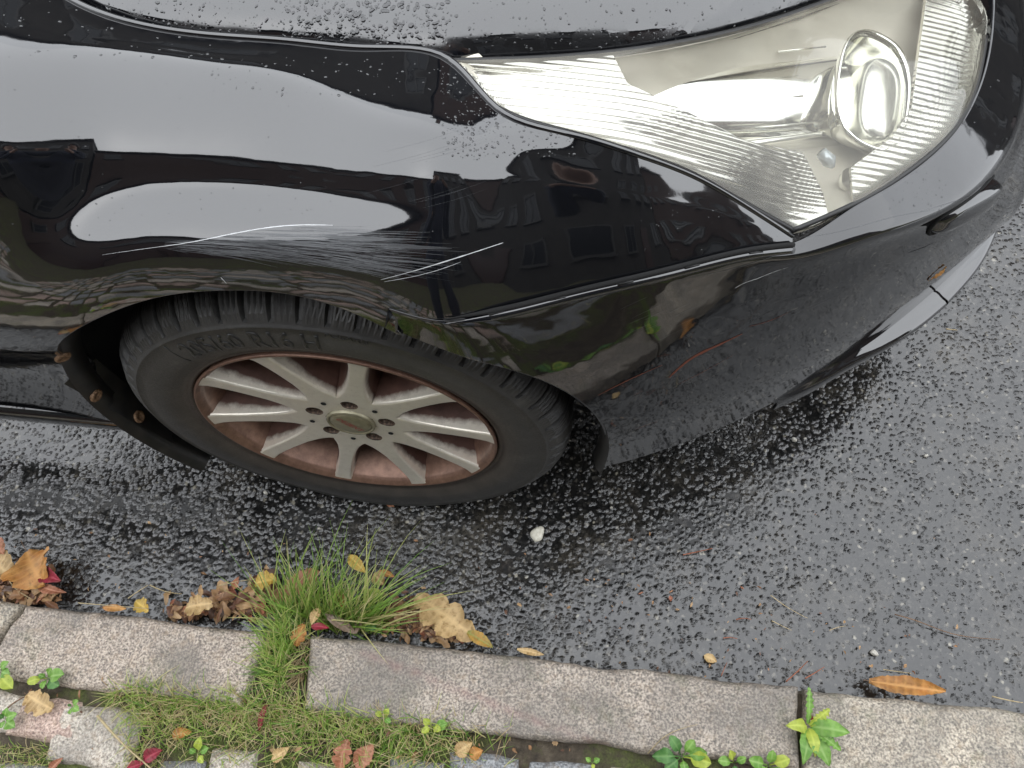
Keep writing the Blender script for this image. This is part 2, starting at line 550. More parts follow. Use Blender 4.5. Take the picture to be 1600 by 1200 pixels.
def poly_dist(P):
    P = np.asarray(P)
    def f(x):
        return np.interp(x, P[:, 0], P[:, 1])
    return f
_seam = poly_dist(SEAM[:, [0, 2]])
def arch_f(v, r=.378):
    dx, dz = v[0]-.0, v[2]-.312
    a = math.atan2(dz, dx)
    rr = r+.010*max(0, math.cos(a-R(200)))+.02*max(0, -math.sin(a)-.1)
    return math.hypot(dx, dz)-rr
def seam_f(v): return 1. if v[0] < .14 else v[2]-float(_seam(v[0]))-.002
def sill_f(v): return v[2]-(.205-.02*(v[0]+.33))
fender = panel('front_wing', FG, PAINT, CAR, [arch_f, seam_f, sill_f], flip=True, fillet=.0025, depth=.02)

# folded hem along the shut line and the headlamp edge
hem = np.concatenate([[FC[0, 0], FC[1, 0]], GAP, EDGE_A[1:]]); th_ = chord(hem); hem = nspline(th_, hem, np.linspace(0, th_[-1], 150))
m_ = MB(); m_.tube([q+np.array([0, .0012, .0004]) for q in hem], .0030, 8); m_.build('wing_hem', PAINT, fender)
# bonnet
EDGE_B = [at(760, 84, z=.815), at(860, 80, z=.806), at(960, 74, z=.797), at(1060, 60, z=.785), at(1160, 37, z=.770), at(1260, 7, z=.752), at(1360, -32, z=.733), at(1460, -80, z=.715), at(1560, -140, z=.70)]
hcols = [FC[0, 0], FC[1, 0]]+[g for g in GAP]+EDGE_B
HC = []
for i, e in enumerate(hcols):
    e = np.array(e)+np.array([0, .0095, -.012])
    k = max(0, i-8)/len(EDGE_B)
    col = []
    for d in (0, .006, .013, .024, .05, .10, .2, .4, .7, 1.0):
        col.append(e+np.array([-.10*k*d, d, (.16+.22*k)*d*math.exp(-d*1.6)+.026*(1-math.exp(-d/.016))]))
    HC.append(col)
HG = dense(np.array(HC), .008)
hood = panel('bonnet', HG, PAINT_H, CAR, [], flip=False, fillet=.006, depth=.02)
# black channel under the shut line
g = MB(); P = []
for e in [FC[0, 0], FC[1, 0]]+[x for x in GAP]+EDGE_B:
    e = np.array(e); P.append([e+np.array([0, -.004, -.014]), e+np.array([0, .02, -.014])])
g.grid(P); g.build('bonnet_channel', DARK, CAR)

# plan line of the bumper skin (x -> y) used for the upright part
_px = np.array([.10, .20, .30, .40, .50, .60, .70, .80, .90, 1.0, 1.08, 1.14])
_py = np.array([-.028, -.030, -.016, .014, .058, .114, .182, .258, .345, .45, .57, .74])
def plan(x): return float(nspline(_px, _py, [x])[0])
def dplan(x): return (plan(x+.01)-plan(x-.01))/.02
tops = [SEAM[0]+np.array([-.05, .007, .007]), SEAM[0]+np.array([0, .0022, 0]), SEAM[1]+np.array([0, .001, 0]), SEAM[2], SEAM[3], SEAM[4], SEAM[5], SEAM[6],
        at(1330, 329, z=.680), at(1420, 274, z=.675), at(1491, 210, z=.672), at(1535, 132, z=.672), at(1552, 60, z=.675), at(1556, -20, z=.68), at(1550, -110, z=.685)]
botx = [.20, .28, .385, .46, .53, .59, .65, .70, .775, .845, .895, .940, .975, 1.00, 1.02]
strip = [.004, .004, .004, .004, .005, .006, .008, .012, .030, .047, .060, .070, .075, .078, .08]
zbot = [.215]*8+[.226, .25, .275, .295, .31, .318, .32]
BCs = []
for T, bx, s, zb in zip(tops, botx, strip, zbot):
    T = np.array(T)
    dp = dplan(T[0]+.5*s); oh = np.array([dp, -1.])/math.hypot(dp, 1)
    tilt = R(28)
    col = [T+np.array([oh[0]*s*f*math.cos(tilt), oh[1]*s*f*math.cos(tilt), -s*f*math.sin(tilt)]) for f in (0, .5, 1.)]
    E_ = col[-1]
    for g_ in (.06, .2, .36, .52, .68, .84, 1.):
        z = E_[2]+(zb-E_[2])*g_; x = E_[0]+(bx-E_[0])*g_**.9
        y = plan(x)+(E_[1]-plan(E_[0]))*(1-g_)**2
        y += -.008*math.sin(math.pi*min(1, g_*1.1))+.016*max(0, g_-.7)**1.2*4*.6
        col.append(np.array([x, y, z]))
    BCs.append(col)
BCs = np.array(BCs)
BCs = np.concatenate([BCs]+[[BCs[-1]+np.array(o)] for o in ((.012, .16, 0), (.018, .40, 0), (.010, .75, 0))])      # on round the nose, out of frame
BG = dense(BCs, .006)
if 'DBG' in globals():
    print('BOT', [tuple(round(q) for q in pix_(c[-1])) for c in BCs]); print('A', np.round(EDGE_A, 3).tolist()); print('SEAM', np.round(SEAM, 3).tolist())
def arch_b(v): return arch_f(v, .378)
bumper = panel('front_bumper', BG, PAINT_B, CAR, [arch_b], flip=True, fillet=.003, depth=.02)

# rolled bumper edge, widened to mirror more sky; dark tube painted as gap shade
sm_ = SEAM[:7]; ts_ = chord(sm_); sq_ = nspline(ts_, sm_, np.linspace(.004, ts_[-1], 70))
m_ = MB(); m_.tube([q+np.array([0, -.0030, -.0034]) for q in sq_], [.0008+.0050*min(1, i/9) for i in range(70)], 8); m_.build('bumper_hem', PAINT, CAR)
m_ = MB(); m_.tube([q+np.array([0, -.0022, .0036]) for q in sq_], [.0004+.0026*min(1, i/9) for i in range(70)], 6); m_.build('seam_gap_shade', DARK, CAR)
# clip slots showing in the open seam
for (px, py) in ((777, 487), (873, 464), (977, 438), (1083, 414), (1182, 390)):
    i = int(np.argmin([abs(pix_(q)[0]-px) for q in BG[:, 0]]))
    p0, p1 = BG[max(i-2, 0), 0], BG[i+2, 0]
    t_ = Vector(p1-p0).normalized(); m_ = MB()
    Mx = t_.to_track_quat('X', 'Z').to_matrix()
    m_.box(Vector(BG[i, 0])+Vector((0, -.004, .0025)), (.0080, .0020, .0011), Mx)
    m_.build('seam_clip', BLACKP, CAR)
# washer cover: pill-shaped lid let into the bumper
bb = bvh(bumper)
def on(tree, px, py):
    o_, d_ = ray(px, py); h = tree.ray_cast(o_, d_); return h[0], h[1]
c0, n0 = on(bb, 1506, 322); a0, _ = on(bb, 1466, 350); a1, _ = on(bb, 1546, 292)
t_ = (a1-a0); L_ = t_.length/2; t_.normalize(); n0 = n0 if n0.dot(Vector(FW)) < 0 else -n0
t_ = (t_-n0*t_.dot(n0)).normalized(); b_ = n0.cross(t_)
m_ = MB(); P = []
n0 = (n0*.75+Vector((.40, -.62, .14))).normalized(); t_ = (t_-n0*t_.dot(n0)).normalized(); b_ = n0.cross(t_)
for (f, d) in ((1.02, -.02), (1.0, .0015), (.985, .0050), (.93, .0095), (.82, .0130), (.5, .0155), (.02, .0160)):
    row = []
    for k in range(44):
        a = 2*math.pi*k/44; ca, sa = math.cos(a), math.sin(a); q = (abs(ca)**3.4+abs(sa)**3.4)**(-1/3.4)
        row.append(c0+t_*((L_+.003)*ca*q*f)+b_*(.0205*sa*q*f)+n0*(d-.05*((L_*ca*f)**2)/L_*.6))
    P.append(row+[row[0]])
m_.grid(P); washer = m_.build('washer_cover', PAINT, bumper)
m_ = MB(); ring = []
for k in range(45):
    a = 2*math.pi*k/44; ca, sa = math.cos(a), math.sin(a); q = (abs(ca)**3.4+abs(sa)**3.4)**(-1/3.4)
    p_ = c0+t_*((L_+.0045)*ca*q)+b_*(.0222*sa*q); h = bb.ray_cast(p_+n0*.05, -n0)
    ring.append((h[0] if h[0] is not None else p_)+n0*.0002)
m_.tube(ring, .0028, 6, False); m_.build('washer_gap_shade', DARK, bumper)  # near-black ring that puts the shade of the gap round the lid
# lower lip: ledge along the bottom of the bumper, split by a joint
LIPM = PAINT
lipx = [(1215, 632, .205), (1270, 607, .207), (1330, 572, .215), (1390, 540, .222), (1440, 508, .228), (1478, 477, .232)]
lipx2 = [(1481, 474, .233), (1512, 440, .238), (1538, 404, .244), (1553, 372, .25), (1566, 335, .257), (1580, 280, .265), (1596, 210, .27)]
inx = [(1205, 628), (1255, 600), (1310, 560), (1368, 520), (1420, 487), (1463, 458)]
inx2 = [(1466, 455), (1492, 425), (1516, 396), (1534, 368), (1550, 330), (1566, 280), (1582, 210)]
for A_, B_ in ((lipx, inx), (lipx2, inx2)):
    C_ = []
    for (x, y, z), (xi, yi) in zip(A_, B_):
        o_ = at(x, y, z=z); i_ = at(xi, yi, z=z+.018); d_ = (o_-i_)
        C_.append([i_-d_*.25+np.array([0, 0, -.004]), i_, i_*.55+o_*.45+np.array([0, 0, .0015]), o_+np.array([0, 0, .003]), o_+d_*.03+np.array([0, 0, -.006]), o_-d_*.05+np.array([0, 0, -.02])])
    panel('bumper_lip', dense(np.array(C_), .005), LIPM, CAR, [], flip=True, fillet=.001, depth=.004)
# sill: strip below the wing behind the wheel, with its seam
m_ = MB(); P = []
for x in np.linspace(-1.15, -.375, 24):
    z = .205-.02*(x+.33)
    P.append([(x, .026, z-.003), (x, .022, z-.007), (x, .022, z-.03), (x, .03, z-.055), (x, .06, z-.07)])
m_.grid(P, flip=True); m_.build('sill', PAINT, CAR)

# ------------------------------------------------------------------ headlamp
def pix(p):
    d = np.asarray(p, float)-CAMP; z = d@FW
    return 800+FPX*(d@RT)/z, 600-FPX*(d@UP)/z
HL = empty('headlight', tuple(at(1100, 200, z=.70)))
HL.parent = CAR
lt = [(703, 93, .8155), (790, 91, .811), (900, 85, .801), (1000, 74, .791), (1080, 61, .780), (1160, 43, .767), (1236, 20, .753), (1310, -6, .739), (1390, -28, .722), (1450, -40, .706), (1490, -38, .694), (1515, -18, .684)]
lb = [(707, 98, .8150), (790, 173, .810), (900, 208, .789), (1000, 239, .767), (1080, 269, .747), (1160, 313, .721), (1240, 358, .694), (1330, 319, .683), (1420, 265, .678), (1490, 202, .675), (1527, 130, .675), (1541, 55, .678)]
_ea = {1: 1, 2: 2, 3: 3, 4: 4, 5: 5, 6: 6}
LC = []
for k, (a, b) in enumerate(zip(lt, lb)):
    A, B = at(*a[:2], z=a[2]), at(*b[:2], z=b[2])
    if 1 <= k <= 6: B = at(*b[:2], z=float(EDGE_A[k][2])+.001)
    L = np.linalg.norm(A-B); col = []
    for f in np.linspace(0, 1, 7):
        out_n = np.array([.25+.5*k/11, -.50, .60])
        col.append(A+(B-A)*f+out_n*(.10*L)*math.sin(math.pi*f)**1.0)
    LC.append(col)
LC = np.array(LC)
LG = dense(LC, .004)
lens = panel('lens', LG, LENS, HL, [], flip=True, fillet=.002, depth=.004)
LN = gnormals(LC, True)
# gasket around the lens
g = MB()
for seg in (LC[:, 0], LC[:7, -1], LC[6:, -1]):
    tt = chord(seg); q = nspline(tt, seg, np.linspace(0, tt[-1], 60)); g = MB()
    g.tube([p-np.array([0, 0, .002]) for p in q], .0032, 6); g.build('gasket', BLACKP, HL)

def inner(off, step, fn=None, clip=None, name='', mat=None, vstep=None):
    """lamp inner surface lying a given depth behind the lens"""
    f = np.linspace(0, 1, LC.shape[1]); edge = np.sin(math.pi*f)**.5
    C = LC-LN*(off*(.12+.88*edge))[None, :, None]
    G = dense(C, step, vstep); N = gnormals(G, True)
    if fn is not None:
        fv = np.linspace(0, 1, G.shape[1]); ed = np.clip(9*np.minimum(fv, 1-fv)-.15, 0, 1)
        h = fn(G)*ed[None, :]-.0006; G = G+N*h[..., None]
    return panel(name, G, mat, HL, clip or [], flip=True, fillet=.0008, depth=.004)
RIBD = np.array([.02, .88, .47])
def ribs(G):
    c = (G@RIBD)/.0082; t = c-np.floor(c)
    return .0036*(1-np.abs(2*t-1))
def lineclip(pts, sign):
    P = np.array(pts, float)
    def f(v):
        x, y = pix(v); return sign*(x-np.interp(y, P[:, 1], P[:, 0]))*.0007
    return f
CHROME3 = simple('ribbed_chrome', (.52, .51, .465), .14, 1.)
HOUSE = simple('lamp_housing', (.84, .785, .66), .34, .3)
inner(.070, .006, None, None, 'housing', HOUSE)
inner(.011, .0032, ribs, [lineclip([(945, 60), (980, 130), (1060, 168), (1160, 218), (1255, 240), (1285, 300), (1300, 360)], -1)], 'ribbed_panel', CHROME3, .0012)
inner(.020, .0032, ribs, [lineclip([(1455, -50), (1440, 60), (1425, 170), (1395, 215), (1330, 262), (1340, 400)], 1)], 'ribbed_side_panel', CHROME3, .0012)
# barrel reflector
g = MB()
A0, A1 = at(930, 168, z=.752), at(1330, 150, z=.690)
ax = (A1-A0)/np.linalg.norm(A1-A0)
op = -FW-ax*(-FW@ax); op /= np.linalg.norm(op); nb = np.cross(ax, op)
P = []
for s in np.linspace(0, 1, 20):
    c = A0+(A1-A0)*s; r = .030+.026*s
    P.append([c+r*(op*(math.cos(a)*.55-.45)+nb*math.sin(a)) for a in np.linspace(-1.55, 1.55, 40)])
g.grid(P)
g.build('barrel_reflector', CHROME, HL)
# thin moulded dashes on the barrel
g = MB()
for (x0, y0, x1, y1) in ((1215, 81, 1290, 73), (1195, 122, 1282, 113), (1090, 165, 1255, 150), (1180, 200, 1270, 192), (1000, 90, 1180, 60)):
    g.tube([at(x0, y0, z=.722), at(x1, y1, z=.708)], .0012, 5)
g.build('reflector_bead', CHROME2, HL)
# projector bowl
def ovals(c, e1, e2, nn, specs, n=48, pw=2.6):
    P = []
    for sx, sy_, d in specs:
        row = []
        for k in range(n):
            a = 2*math.pi*k/n; ca, sa = math.cos(a), math.sin(a)
            q = (abs(ca)**pw+abs(sa)**pw)**(-1/pw)
            row.append(c+e1*sx*ca*q+e2*sy_*sa*q-nn*d)
        P.append(row+[row[0]])
    return P
pc = at(1362, 142, z=.705)
e2 = at(1376, 45, z=.722)-at(1350, 240, z=.688); e2 /= np.linalg.norm(e2)
e1 = at(1424, 142, z=.69)-at(1300, 142, z=.72); e1 -= e2*(e1@e2); e1 /= np.linalg.norm(e1)
nn = np.cross(e1, e2)
if nn@FW > 0: nn = -nn
g = MB(); g.grid(ovals(pc, e1, e2, nn, [(.047, .072, .006), (.0495, .0755, -.002), (.048, .0735, -.006), (.045, .070, -.003), (.043, .067, .006)]))
g.build('projector_ring', CHROME, HL)
g = MB(); g.grid(ovals(pc, e1, e2, nn, [(.044, .068, .0), (.040, .063, .02), (.030, .050, .038), (.016, .030, .050), (.001, .001, .054)]))
g.build('projector_bowl', CHROME, HL)
g = MB(); g.grid(ovals(pc+e1*.016, e1, e2, nn, [(.028, .056, .028), (.028, .055, .008), (.024, .050, .001), (.012, .03, -.003), (.0005, .0005, -.004)]))
g.build('projector_shield', CHROME2, HL)
# direction indicator: little bowl, amber-grey bulb
g = MB(); ic = at(1352, 283, z=.672)
i1 = at(1385, 290, z=.67)-at(1315, 285, z=.672); i1 /= np.linalg.norm(i1); i2 = np.cross(nn, i1); i2 /= np.linalg.norm(i2)
g.grid(ovals(ic, i1, i2, nn, [(.028, .0145, -.004), (.026, .013, .004), (.018, .008, .014), (.001, .001, .018)], 32, 3.5))
g.build('indicator_reflector', CHROME, HL)
g = MB(); g.tube([at(1283, 238, z=.70), at(1296, 252, z=.692), at(1302, 262, z=.688)], [.006, .008, .002], 10); g.build('indicator_bulb', simple('bulb_glass', (.55, .6, .62), .08, .3), HL)
g = MB(); P = []
for f in np.linspace(0, 1, 14):                         # moulded fin below the barrel
    P.append([at(1095+190*f, 243-30*f, z=.718-.03*f), at(1095+190*f, 232-24*f, z=.726-.03*f), at(1100+190*f, 226-22*f, z=.719-.03*f)])
g.grid(P, flip=True); g.build('moulded_fin', CHROME2, HL)

# ------------------------------------------------------------------ wheel
WH = empty('wheel', (0, 0, .31)); WH.parent = CAR
# tyre in wheel coordinates (axis Y, outer face towards -Y)
NB = 58
def flat(p):
    x, y, z = p
    if z < -.3085:
        dz = -.3085-z
        return (x, y-(.010*min(1, dz/.012) if y < .03 else 0), -.3085-dz*.02)
    if z < -.26 and y < .03:
        f = (-.26-z)/.05; return (x, y-.006*f, z)
    return p
prof_side = [(.2145, .016), (.218, .006), (.222, .0015), (.2275, -.001), (.2285, .0005), (.236, -.0045), (.248, -.0095), (.2495, -.0105), (.262, -.0125), (.278, -.0118), (.2905, -.0085), (.2915, -.0095), (.2925, -.0095), (.2935, -.0075), (.2970, -.0055)]
MT = MB()
P, _ = lathe(prof_side, 220, (0, 0, 0))
MT.grid([[flat(p) for p in row] for row in P], True, flip=True)
# shoulder and tread blocks
tread = [(.2970, -.0055), (.3065, .0005), (.3150, .0090), (.3220, .0205), (.3252, .032), (.3262, .045), (.3262, .052), (.3262, .0545), (.3262, .085), (.3262, .0875), (.3262, .118), (.3262, .1205), (.3262, .150), (.3255, .172), (.3215, .186), (.308, .198), (.26, .205)]
P = []
for b in range(NB):
    for s in range(14):
        a = 2*math.pi*(b+s/14)/NB
        row = []
        for j, (r, y) in enumerate(tread):
            gr = .0
            ph = s/14
            if s < 3 and 0 < j < 16: gr = .0105*min(1., .45+j/2.5)
            elif s in (5, 8, 11) and 1 < j < 15: gr = .0030
            gr += (.0012*math.sin(b*7.3+s*2.1) if s >= 3 and j in (1, 2, 3) else 0)
            if j == 7: gr = .008
            row.append(flat(((r-gr)*math.cos(a), y, (r-gr)*math.sin(a))))
        P.append(row)
TD = MB(); TD.grid(P, True, flip=True)
TD.build('tread', TYRE, WH, smooth=False, local=True)
tyre = MT.build('tyre', TYRE, WH, local=True)
tyre.data.polygons.foreach_set('use_smooth', [True]*len(tyre.data.polygons))
# raised lettering on the sidewall
def text_mesh(s, size=1., off=.010):
    cu = bpy.data.curves.new('t', 'FONT'); cu.body = s; cu.size = size; cu.resolution_u = 3
    cu.offset = off
    ob = bpy.data.objects.new('t', cu); COL.objects.link(ob)
    dg = bpy.context.evaluated_depsgraph_get(); dg.update()
    me = bpy.data.meshes.new_from_object(ob.evaluated_get(dg))
    bpy.data.objects.remove(ob); bpy.data.curves.remove(cu)
    return me
def arc_text(name, s, r, a0, a1, hgt, mat, y=-.0128, thick=.0010):
    me = text_mesh(s)
    xs = [v.co.x for v in me.vertices]; ys = [v.co.y for v in me.vertices]
    x0, x1, y0, y1 = min(xs), max(xs), min(ys), max(ys)
    bm = bmesh.new(); bm.from_mesh(me)
    bmesh.ops.subdivide_edges(bm, edges=[e for e in bm.edges if e.calc_length() > .12], cuts=2)
    bmesh.ops.solidify(bm, geom=bm.faces[:], thickness=.05)
    for v in bm.verts:
        a = R(a0+(a1-a0)*(v.co.x-x0)/(x1-x0)); rr = r+hgt*((v.co.y-y0)/(y1-y0)-.5)
        yy = float(np.interp(rr, [q[0] for q in prof_side], [q[1] for q in prof_side]))
        v.co = (rr*math.cos(a), yy-(thick if v.co.z > -.02 else -.0006), rr*math.sin(a))
    bm.normal_update()
    bm.to_mesh(me); bm.free()
    return add(name, me, mat, WH, False, True)
LETR = simple('raised_rubber', (.010, .010, .010), .33)
arc_text('size_marking', '205/60', .2695, 124, 104.0, .0290, LETR)
arc_text('size_marking', 'R16 H', .2695, 101, 83.5, .0310, LETR)
arc_text('tread_name', 'POLARIS', .2885, 82, 72, .0066, LETR, thick=.0007)
for a, r0, r1 in ((127.5, .252, .289),):
    g = MB()
    g.tube([(r*math.cos(R(a)), float(np.interp(r, [q[0] for q in prof_side], [q[1] for q in prof_side]))-.0002, r*math.sin(R(a))) for r in np.linspace(r0, r1, 5)], .0007, 5)
    g.build('moulded_line', LETR, WH, local=True)
# rim: flange, barrel
g = MB()
rp = [(.2145, .016), (.2185, .0035), (.2200, -.0010), (.2185, -.0032), (.2160, -.0030), (.2148, .0008), (.2125, .0012), (.2112, .0050), (.2090, .0065), (.2075, .011), (.2040, .022), (.1985, .034), (.1945, .060), (.1900, .100), (.1900, .150), (.205, .19)]
P, _ = lathe(rp, 160, (0, 0, 0)); g.grid(P, True)
RIMM = NT('dusty_rim')
RIMM.set(Base_Color=RIMM.mix(RIMM.ramp(RIMM.noise(70, 5, .7).outputs[0], [(.35, 0), (.75, .8)]), (.24, .14, .10), (.085, .044, .033)), Metallic=.45, Roughness=.42, Normal=RIMM.bump(RIMM.noise(300, 3).outputs[0], .12, .002))
rim = g.build('rim_barrel', RIMM.m, WH, local=True)
# spoke: one 36 degree sector of the cast face
def wid(r): return float(np.interp(r, [.060, .074, .085, .100, .125, .160, .190, .2175], [.060, .0285, .0218, .0165, .0130, .0114, .0118, .0155]))
def yface(r): return float(np.interp(r, [0, .05, .085, .13, .18, .205, .2165], [.0145, .0140, .0125, .0095, .0050, .0022, -.0012]))
def spoke_mesh_mb():
    m = MB(); rs = [.036, .039, .042, .0445, .047, .0495, .052, .0545, .057, .0595, .062, .0645, .067, .070, .073, .076, .082, .089, .098, .110, .125, .142, .160, .178, .194, .204, .2110, .2165]
    us = [-1, -.93, -.8, -.65, -.5, -.35, -.2, -.05, .1, .25, .4, .55, .7, .8, .93, 1]
    P = []; Ls = []; Rs = []
    for r in rs:
        row = []; hw = min(wid(r), r*math.tan(R(18)))
        full = hw >= r*math.tan(R(18))-1e-9
        for u in us:
            t = u*hw
            y = yface(r)+(0 if full else (.0032 if abs(u) == 1 else (.0008 if abs(u) > .9 else 0)))
            row.append((t, y, r) if not full else (t*1.0, y, r))
        P.append(row)
    m.grid(P)
    for side in (0, -1):
        W = []
        for i, r in enumerate(rs):
            if r < .0695: continue
            x, y, z = P[i][side]
            s = 1 if side == 0 else -1
            deep = float(np.interp(r, [.06, .1, .2095], [.050, .046, .036]))
            W.append([(x, y, z)]+[(x*(1-.04*q)-s*.0065*q, y+deep*q, z+.010*q*(1-(r-.07)/.14)) for q in (.06, .2, .4, .65, 1.)])
        m.grid(W, flip=(side == -1))
    return m
def clip_mesh(V, F, fn):
    V = [np.array(v, float) for v in V]; val = [fn(v) for v in V]; cut = {}; nF = []
    def mid(a, b):
        k = (a, b) if a < b else (b, a)
        if k not in cut:
            t = val[k[0]]/(val[k[0]]-val[k[1]]); V.append(V[k[0]]*(1-t)+V[k[1]]*t); val.append(0.); cut[k] = len(V)-1
        return cut[k]
    for f in F:
        f = list(f); s = [val[i] >= 0 for i in f]
        if all(s): nF.append(f); continue
        if not any(s): continue
        o = []
        for a, b, sa, sb in zip(f, f[1:]+f[:1], s, s[1:]+s[:1]):
            if sa: o.append(a)
            if sa != sb: o.append(mid(a, b))
        if len(o) >= 3: nF.append(o)
    used = sorted({i for f in nF for i in f}); rm = {o: i for i, o in enumerate(used)}
    return [V[i] for i in used], [[rm[i] for i in f] for f in nF]
SM = spoke_mesh_mb()
_lc = (-.0555*math.sin(R(6)), .0555*math.cos(R(6)))
SPK = [mesh_from('spoke', *clip_mesh(SM.V, SM.F, lambda v: math.hypot(v[0]-_lc[0], v[2]-_lc[1])-.0128 if v[1] < .02 else 1.)), mesh_from('spoke', SM.V, SM.F)]
for k in range(10):
    s = add('spoke', SPK[k % 2], ALLOY, WH, True, True)
    s.rotation_euler = (0, R(90-(74+36*k)), 0)
# hub web closing the pockets behind the spokes
g = MB(); P, _ = lathe([(.072, .060), (.080, .052), (.088, .056), (.098, .064)], 60, (0, 0, 0)); g.grid(P, True)
g.build('hub_web', ALLOY, WH, local=True)
# centre cap
g = MB(); P, _ = lathe([(.037, .016), (.0365, .0105), (.0345, .0085), (.0325, .0095), (.0320, .0120), (.0312, .0120), (.0306, .0098), (.026, .0090), (.012, .0085), (.0003, .0084)], 64, (0, 0, 0)); g.grid(P, True)
CAPM = NT('cap_olive'); CAPM.set(Base_Color=CAPM.ramp(CAPM.noise(90, 4).outputs[0], [(.3, (.22, .20, .13)), (.7, (.32, .30, .21))]), Metallic=.5, Roughness=.35)
cap = g.build('centre_cap', CAPM.m, WH, local=True)
me = text_mesh('DEZENT')
xs = [v.co.x for v in me.vertices]; cx0 = (min(xs)+max(xs))/2; sc = .046/(max(xs)-min(xs))
for v in me.vertices:
    x, y = (v.co.x-cx0)*sc, (v.co.y-.35)*sc
    a = R(-52); x += .2*y
    v.co = (x*math.cos(a)-y*math.sin(a), .0078, x*math.sin(a)+y*math.cos(a))
add('cap_lettering', me, simple('cap_red', (.30, .035, .03), .4), WH, False, True)
# bolts in their recesses
LUGM = NT('rusty_bolt'); LUGM.set(Base_Color=LUGM.ramp(LUGM.noise(260, 4).outputs[0], [(.35, (.05, .035, .028)), (.6, (.15, .10, .07)), (.8, (.30, .26, .2))]), Metallic=.5, Roughness=.5)
def bolt_mesh():
    m = MB()
    P, _ = lathe([(.0134, .0022), (.0129, .0016), (.0124, .004), (.0120, .024)], 30, (0, 0, 0)); m.grid(P, True)
    P, _ = lathe([(.0122, .022), (.0112, .021), (.0108, .018), (.0098, .0172), (.0094, .0172)], 30, (0, 0, 0)); m.grid(P, True)
    P, _ = lathe([(.0088, .021), (.0088, .0118), (.0078, .0108), (.0050, .0105), (.0046, .0125), (.0002, .0128)], 6, (0, 0, 0)); m.grid(P, True)
    return mesh_from('wheel_bolt', m.V, m.F)
BM_ = bolt_mesh()
for k in range(5):
    a = R(80+72*k)
    o = add('wheel_bolt', BM_, LUGM.m, WH, True, True); o.location = (.0555*math.cos(a), .0125, .0555*math.sin(a))
for k in range(5):
    a = R(80+36+72*k); c = (.062*math.cos(a), .0, .062*math.sin(a)); g = MB()
    P, _ = lathe([(.0042, .0128), (.0036, .0120), (.0030, .0126), (.0002, .0129)], 14, c); g.grid(P, True)
    g.build('casting_dimple', DARK, WH, local=True)
# brake disc and caliper behind
g = MB(); P, _ = lathe([(.06, .075), (.075, .078), (.085, .090), (.140, .090), (.141, .112), (.085, .112)], 72, (0, 0, 0)); g.grid(P, True)
g.build('brake_disc', simple('brake_iron', (.05, .042, .038), .5, .5), WH, local=True)
g = MB(); g.box((-.06, .095, .125), (.05, .03, .03)); g.box((.045, .10, .13), (.035, .025, .02)); g.build('brake_caliper', simple('caliper_grey', (.03, .03, .032), .5), WH, local=True)

# ------------------------------------------------------------------ wheel housing
g = MB(); P = []
for i in range(61):
    a = R(-12+i*3.8)
    rr = .378+.010*max(0, math.cos(a-R(200)))+.02*max(0, -math.sin(a)-.1)
    c, s = math.cos(a), math.sin(a)
    rib = .004*math.sin(i*.9)
    P.append([((rr+dr+(rib if k > 3 else 0))*c, y, .312+(rr+dr)*s) for k, (dr, y) in enumerate([(.002, -.004), (-.006, .004), (-.010, .016), (-.012, .030), (.0, .036), (.006, .06), (.008, .16), (.0, .34), (-.20, .345)])])
g.grid(P); LINER = NT('liner_plastic'); LINER.set(Base_Color=LINER.ramp(LINER.noise(40, 5).outputs[0], [(.35, (.009, .009, .009)), (.75, (.028, .025, .022))]), Roughness=.42)
liner = g.build('arch_liner', LINER.m, CAR)
# flap below the rear of the liner
g = MB(); P = []
for f in np.linspace(0, 1, 10):
    p0 = at(100+170*f, 600+92*f, y=.006); p1 = at(150+125*f, 560+105*f, y=.05)
    P.append([p0, p0*.5+p1*.5+np.array([0, -.004, .006]), p1])
g.grid(P); flap = g.build('liner_flap', LINER.m, CAR)
RUSTB = NT('rusty_screw'); RUSTB.set(Base_Color=RUSTB.ramp(RUSTB.noise(300, 3).outputs[0], [(.35, (.10, .05, .025)), (.7, (.30, .19, .11))]), Roughness=.6, Metallic=.3)
g = MB(); P, _ = lathe([(.0105, .002), (.0102, -.001), (.0088, -.0022), (.0055, -.0026), (.0050, -.0012), (.0002, -.0012)], 20, (0, 0, 0)); g.grid(P, True)
scm = mesh_from('liner_screw', g.V, g.F)
bl = bvh(liner, flap)
for (px, py) in ((98, 558), (150, 618), (217, 651)):
    o_, d_ = ray(px, py); h = bl.ray_cast(o_, d_)
    s = add('liner_screw', scm, RUSTB.m, liner, True, True)
    loc = h[0] if h[0] is not None else Vector(at(px, py, y=.02))
    nrm = h[1] if h[0] is not None else Vector((.7, -.6, .3))
    if nrm.dot(d_) > 0: nrm = -nrm
    s.location = loc+nrm*.001
    s.rotation_euler = nrm.to_track_quat('-Y', 'Z').to_euler()

